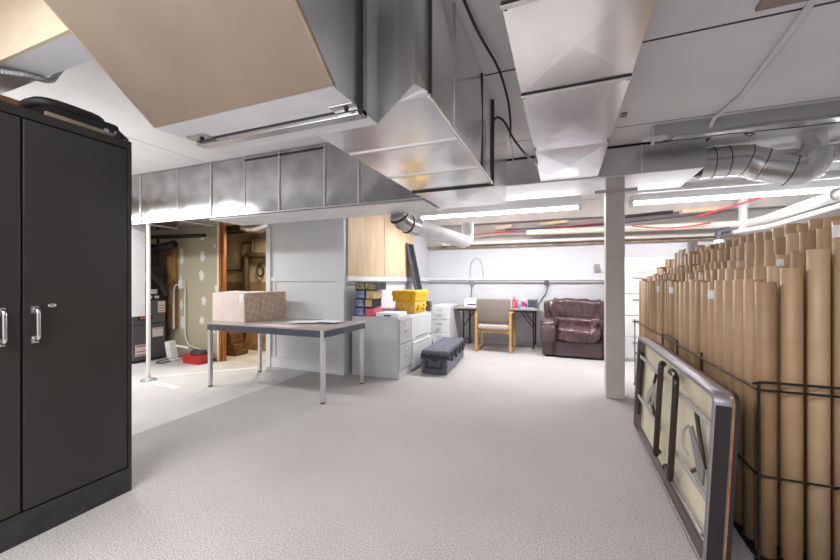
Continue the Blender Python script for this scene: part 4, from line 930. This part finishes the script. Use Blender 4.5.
ORD = ['nearest', 'second', 'third', 'fourth', 'fifth', 'sixth', 'seventh', 'eighth', 'ninth', 'tenth', 'eleventh', 'twelfth', 'thirteenth', 'fourteenth', 'fifteenth', 'sixteenth', 'seventeenth', 'eighteenth', 'nineteenth', 'twentieth',
       'twenty-first', 'twenty-second', 'twenty-third', 'twenty-fourth', 'twenty-fifth', 'twenty-sixth', 'twenty-seventh', 'twenty-eighth', 'twenty-ninth', 'thirtieth']
ROWN = ['front row by the tables', 'second row from the tables', 'third row from the tables', 'fourth row from the tables', 'back row of the rack']
TOP = [1.22, 1.285, 1.35, 1.455, 1.525]
cache = {}
def tube_mesh(r, h, mk, open_):
    key = (round(r, 3), round(h, 3), mk, open_)
    if key not in cache:
        b = MB(); w = .006
        b.lathe([(0, 0), (r, 0), (r, h-.002), (r-.002, h)], seg=22)
        b.m(1)
        if open_: b.lathe([(r-.002, h), (r-w, h), (r-w, h-.18), (0, h-.18)], seg=22, smooth=False)
        else: b.lathe([(r-.002, h), (r-w, h), (r-w, h-.008), (0, h-.008)], seg=22, smooth=False)
        o = b.build('cardboard_tube', [M[mk], M['tubein'] if open_ else M['tubewhite' if mk == 'tubewhite' else 'tube2']])
        cache[key] = o.data; bpy.data.objects.remove(o)
    return cache[key]
lab_cache = {}
def add_label(o, r, h, dz, w, mk):
    key = (round(r, 3), mk, w, dz)
    if key not in lab_cache:
        b = MB(); n_ = 8; vs = []; a0 = -w/2
        for z_ in (h-dz-.05, h-dz):
            for i in range(n_+1):
                a = R(200)+(i/n_-.5)*w/r; vs.append(((r+.0008)*math.cos(a), (r+.0008)*math.sin(a), z_))
        b.add(vs, [[i, i+1, n_+2+i, n_+1+i] for i in range(n_)], True)
        q = b.build('paper_label', M[mk]); lab_cache[key] = q.data; bpy.data.objects.remove(q)
    c = bpy.data.objects.new('paper_label', lab_cache[key]); COL.objects.link(c); c.parent = o
PX, PY = .087, .112
n_in = 25
for k in range(5):
    for j in range(n_in):
        x = .832+PX*k; y = 2.045+PY*j
        r = random.choice((.035, .036, .037)) if j < 2 else random.choice((.036, .038, .041) if j < 10 else (.030, .035, .040)); h = TOP[k]-.017+random.choice((-.008, -.004, 0, .004, .008))
        mk = random.choice(('tube', 'tube', 'tube2', 'tube3'))
        lb = None
        if j > 16 and random.random() < .4: h += random.choice((-.03, .02, .03)); r = random.choice((.030, .036, .04))
        if k == 0 and j == 12: r = .047; h = 1.205; lb = 'thick brown tube with a white label in the front row of the rack'
        if k == 4 and j == 20: r = .047; h = 1.585; mk = 'tubewhite'; lb = 'tall greyish white tube standing above the brown tubes at the far end'
        if k == 3 and j == 0: h = 1.455; r = .040
        if j == 0 and k == 0: r = .036
        o = bpy.data.objects.new('cardboard_tube', tube_mesh(r, h, mk, random.random() < .6)); COL.objects.link(o)
        o.location = (x, y, .017); o.rotation_euler = (0, 0, 0)
        if lb is None:
            lb = f'brown cardboard tube, {ORD[j]} from the near end in the {ROWN[k]}' if j else f'brown cardboard tube nearest the camera in the {ROWN[k]}'
        tag(o, lb, 'tube', 'cardboard tubes in the rack')
        if (k == 0 and j in (12, 16, 5)): add_label(o, r, h, .05, .05, 'paper')
        elif k > 0 and random.random() < .16: add_label(o, r, h, .02, .04, 'sticker')

# ------------------------------------------------------------------ lights
def area(name, loc, sx, sy, power, rot=(0, 0, 0), col=(1, 1, 1)):
    l = bpy.data.lights.new(name, 'AREA'); l.shape = 'RECTANGLE'; l.size = sx; l.size_y = sy; l.energy = power; l.color = col
    o = bpy.data.objects.new(name, l); COL.objects.link(o); o.location = loc; o.rotation_euler = rot; return o
area('lamp_left', (-5.3, 2.2, 2.22), 2.4, .2, 50)
area('fill_left_up', (-4.6, 1.7, 1.7), 2.4, 1.2, 8, (math.pi, 0, 0))  # added upward fill without a fixture, whitens the left ceiling
area('lamp_strip', (-.97, 5.47, 2.2), 2.3, .1, 41)
area('lamp_strip', (2.03, 5.47, 2.2), 2.3, .1, 36)
area('fill_near_centre', (-.3, -1.4, 2.5), 1.6, .3, 38)  # added fill behind the camera, brightens the near cardboard tubes
area('lamp_near', (-2.0, -.4, 2.5), 2.4, .3, 62)
area('fill_bounce', (-1.9, -.7, 1.3), 1.2, 1.2, 22, (math.pi, 0, 0), (1, 1, 1))  # added unseen low fill facing up, lifts the ceiling
area('fill_store', (-4.5, 4.6, 2.0), .3, .3, 22, col=(1, .86, .66))  # added warm fill to brighten the store room, no real bulb

w = bpy.data.worlds.new('World'); SC.world = w; w.use_nodes = True
w.node_tree.nodes['Background'].inputs['Color'].default_value = (.8, .82, .85, 1); w.node_tree.nodes['Background'].inputs['Strength'].default_value = .3

# ------------------------------------------------------------------ camera
cam = bpy.data.cameras.new('camera'); co = bpy.data.objects.new('camera', cam); COL.objects.link(co)
cam.sensor_width = 36; cam.lens = 36*361/840; cam.shift_y = 1/840; cam.clip_start = .02
co.location = (0, 0, 1.22); co.rotation_euler = (R(90), 0, math.atan(143/361))
SC.camera = co
SC.view_settings.view_transform = 'Standard'; SC.view_settings.look = 'None'
SC.view_settings.gamma = 1; SC.view_settings.use_curve_mapping = False
SC.view_settings.exposure = 0.58
SC.cycles.max_bounces = 10; SC.cycles.diffuse_bounces = 5; SC.cycles.glossy_bounces = 5
SC.cycles.sample_clamp_indirect = 6
SC.cycles.use_denoising = True
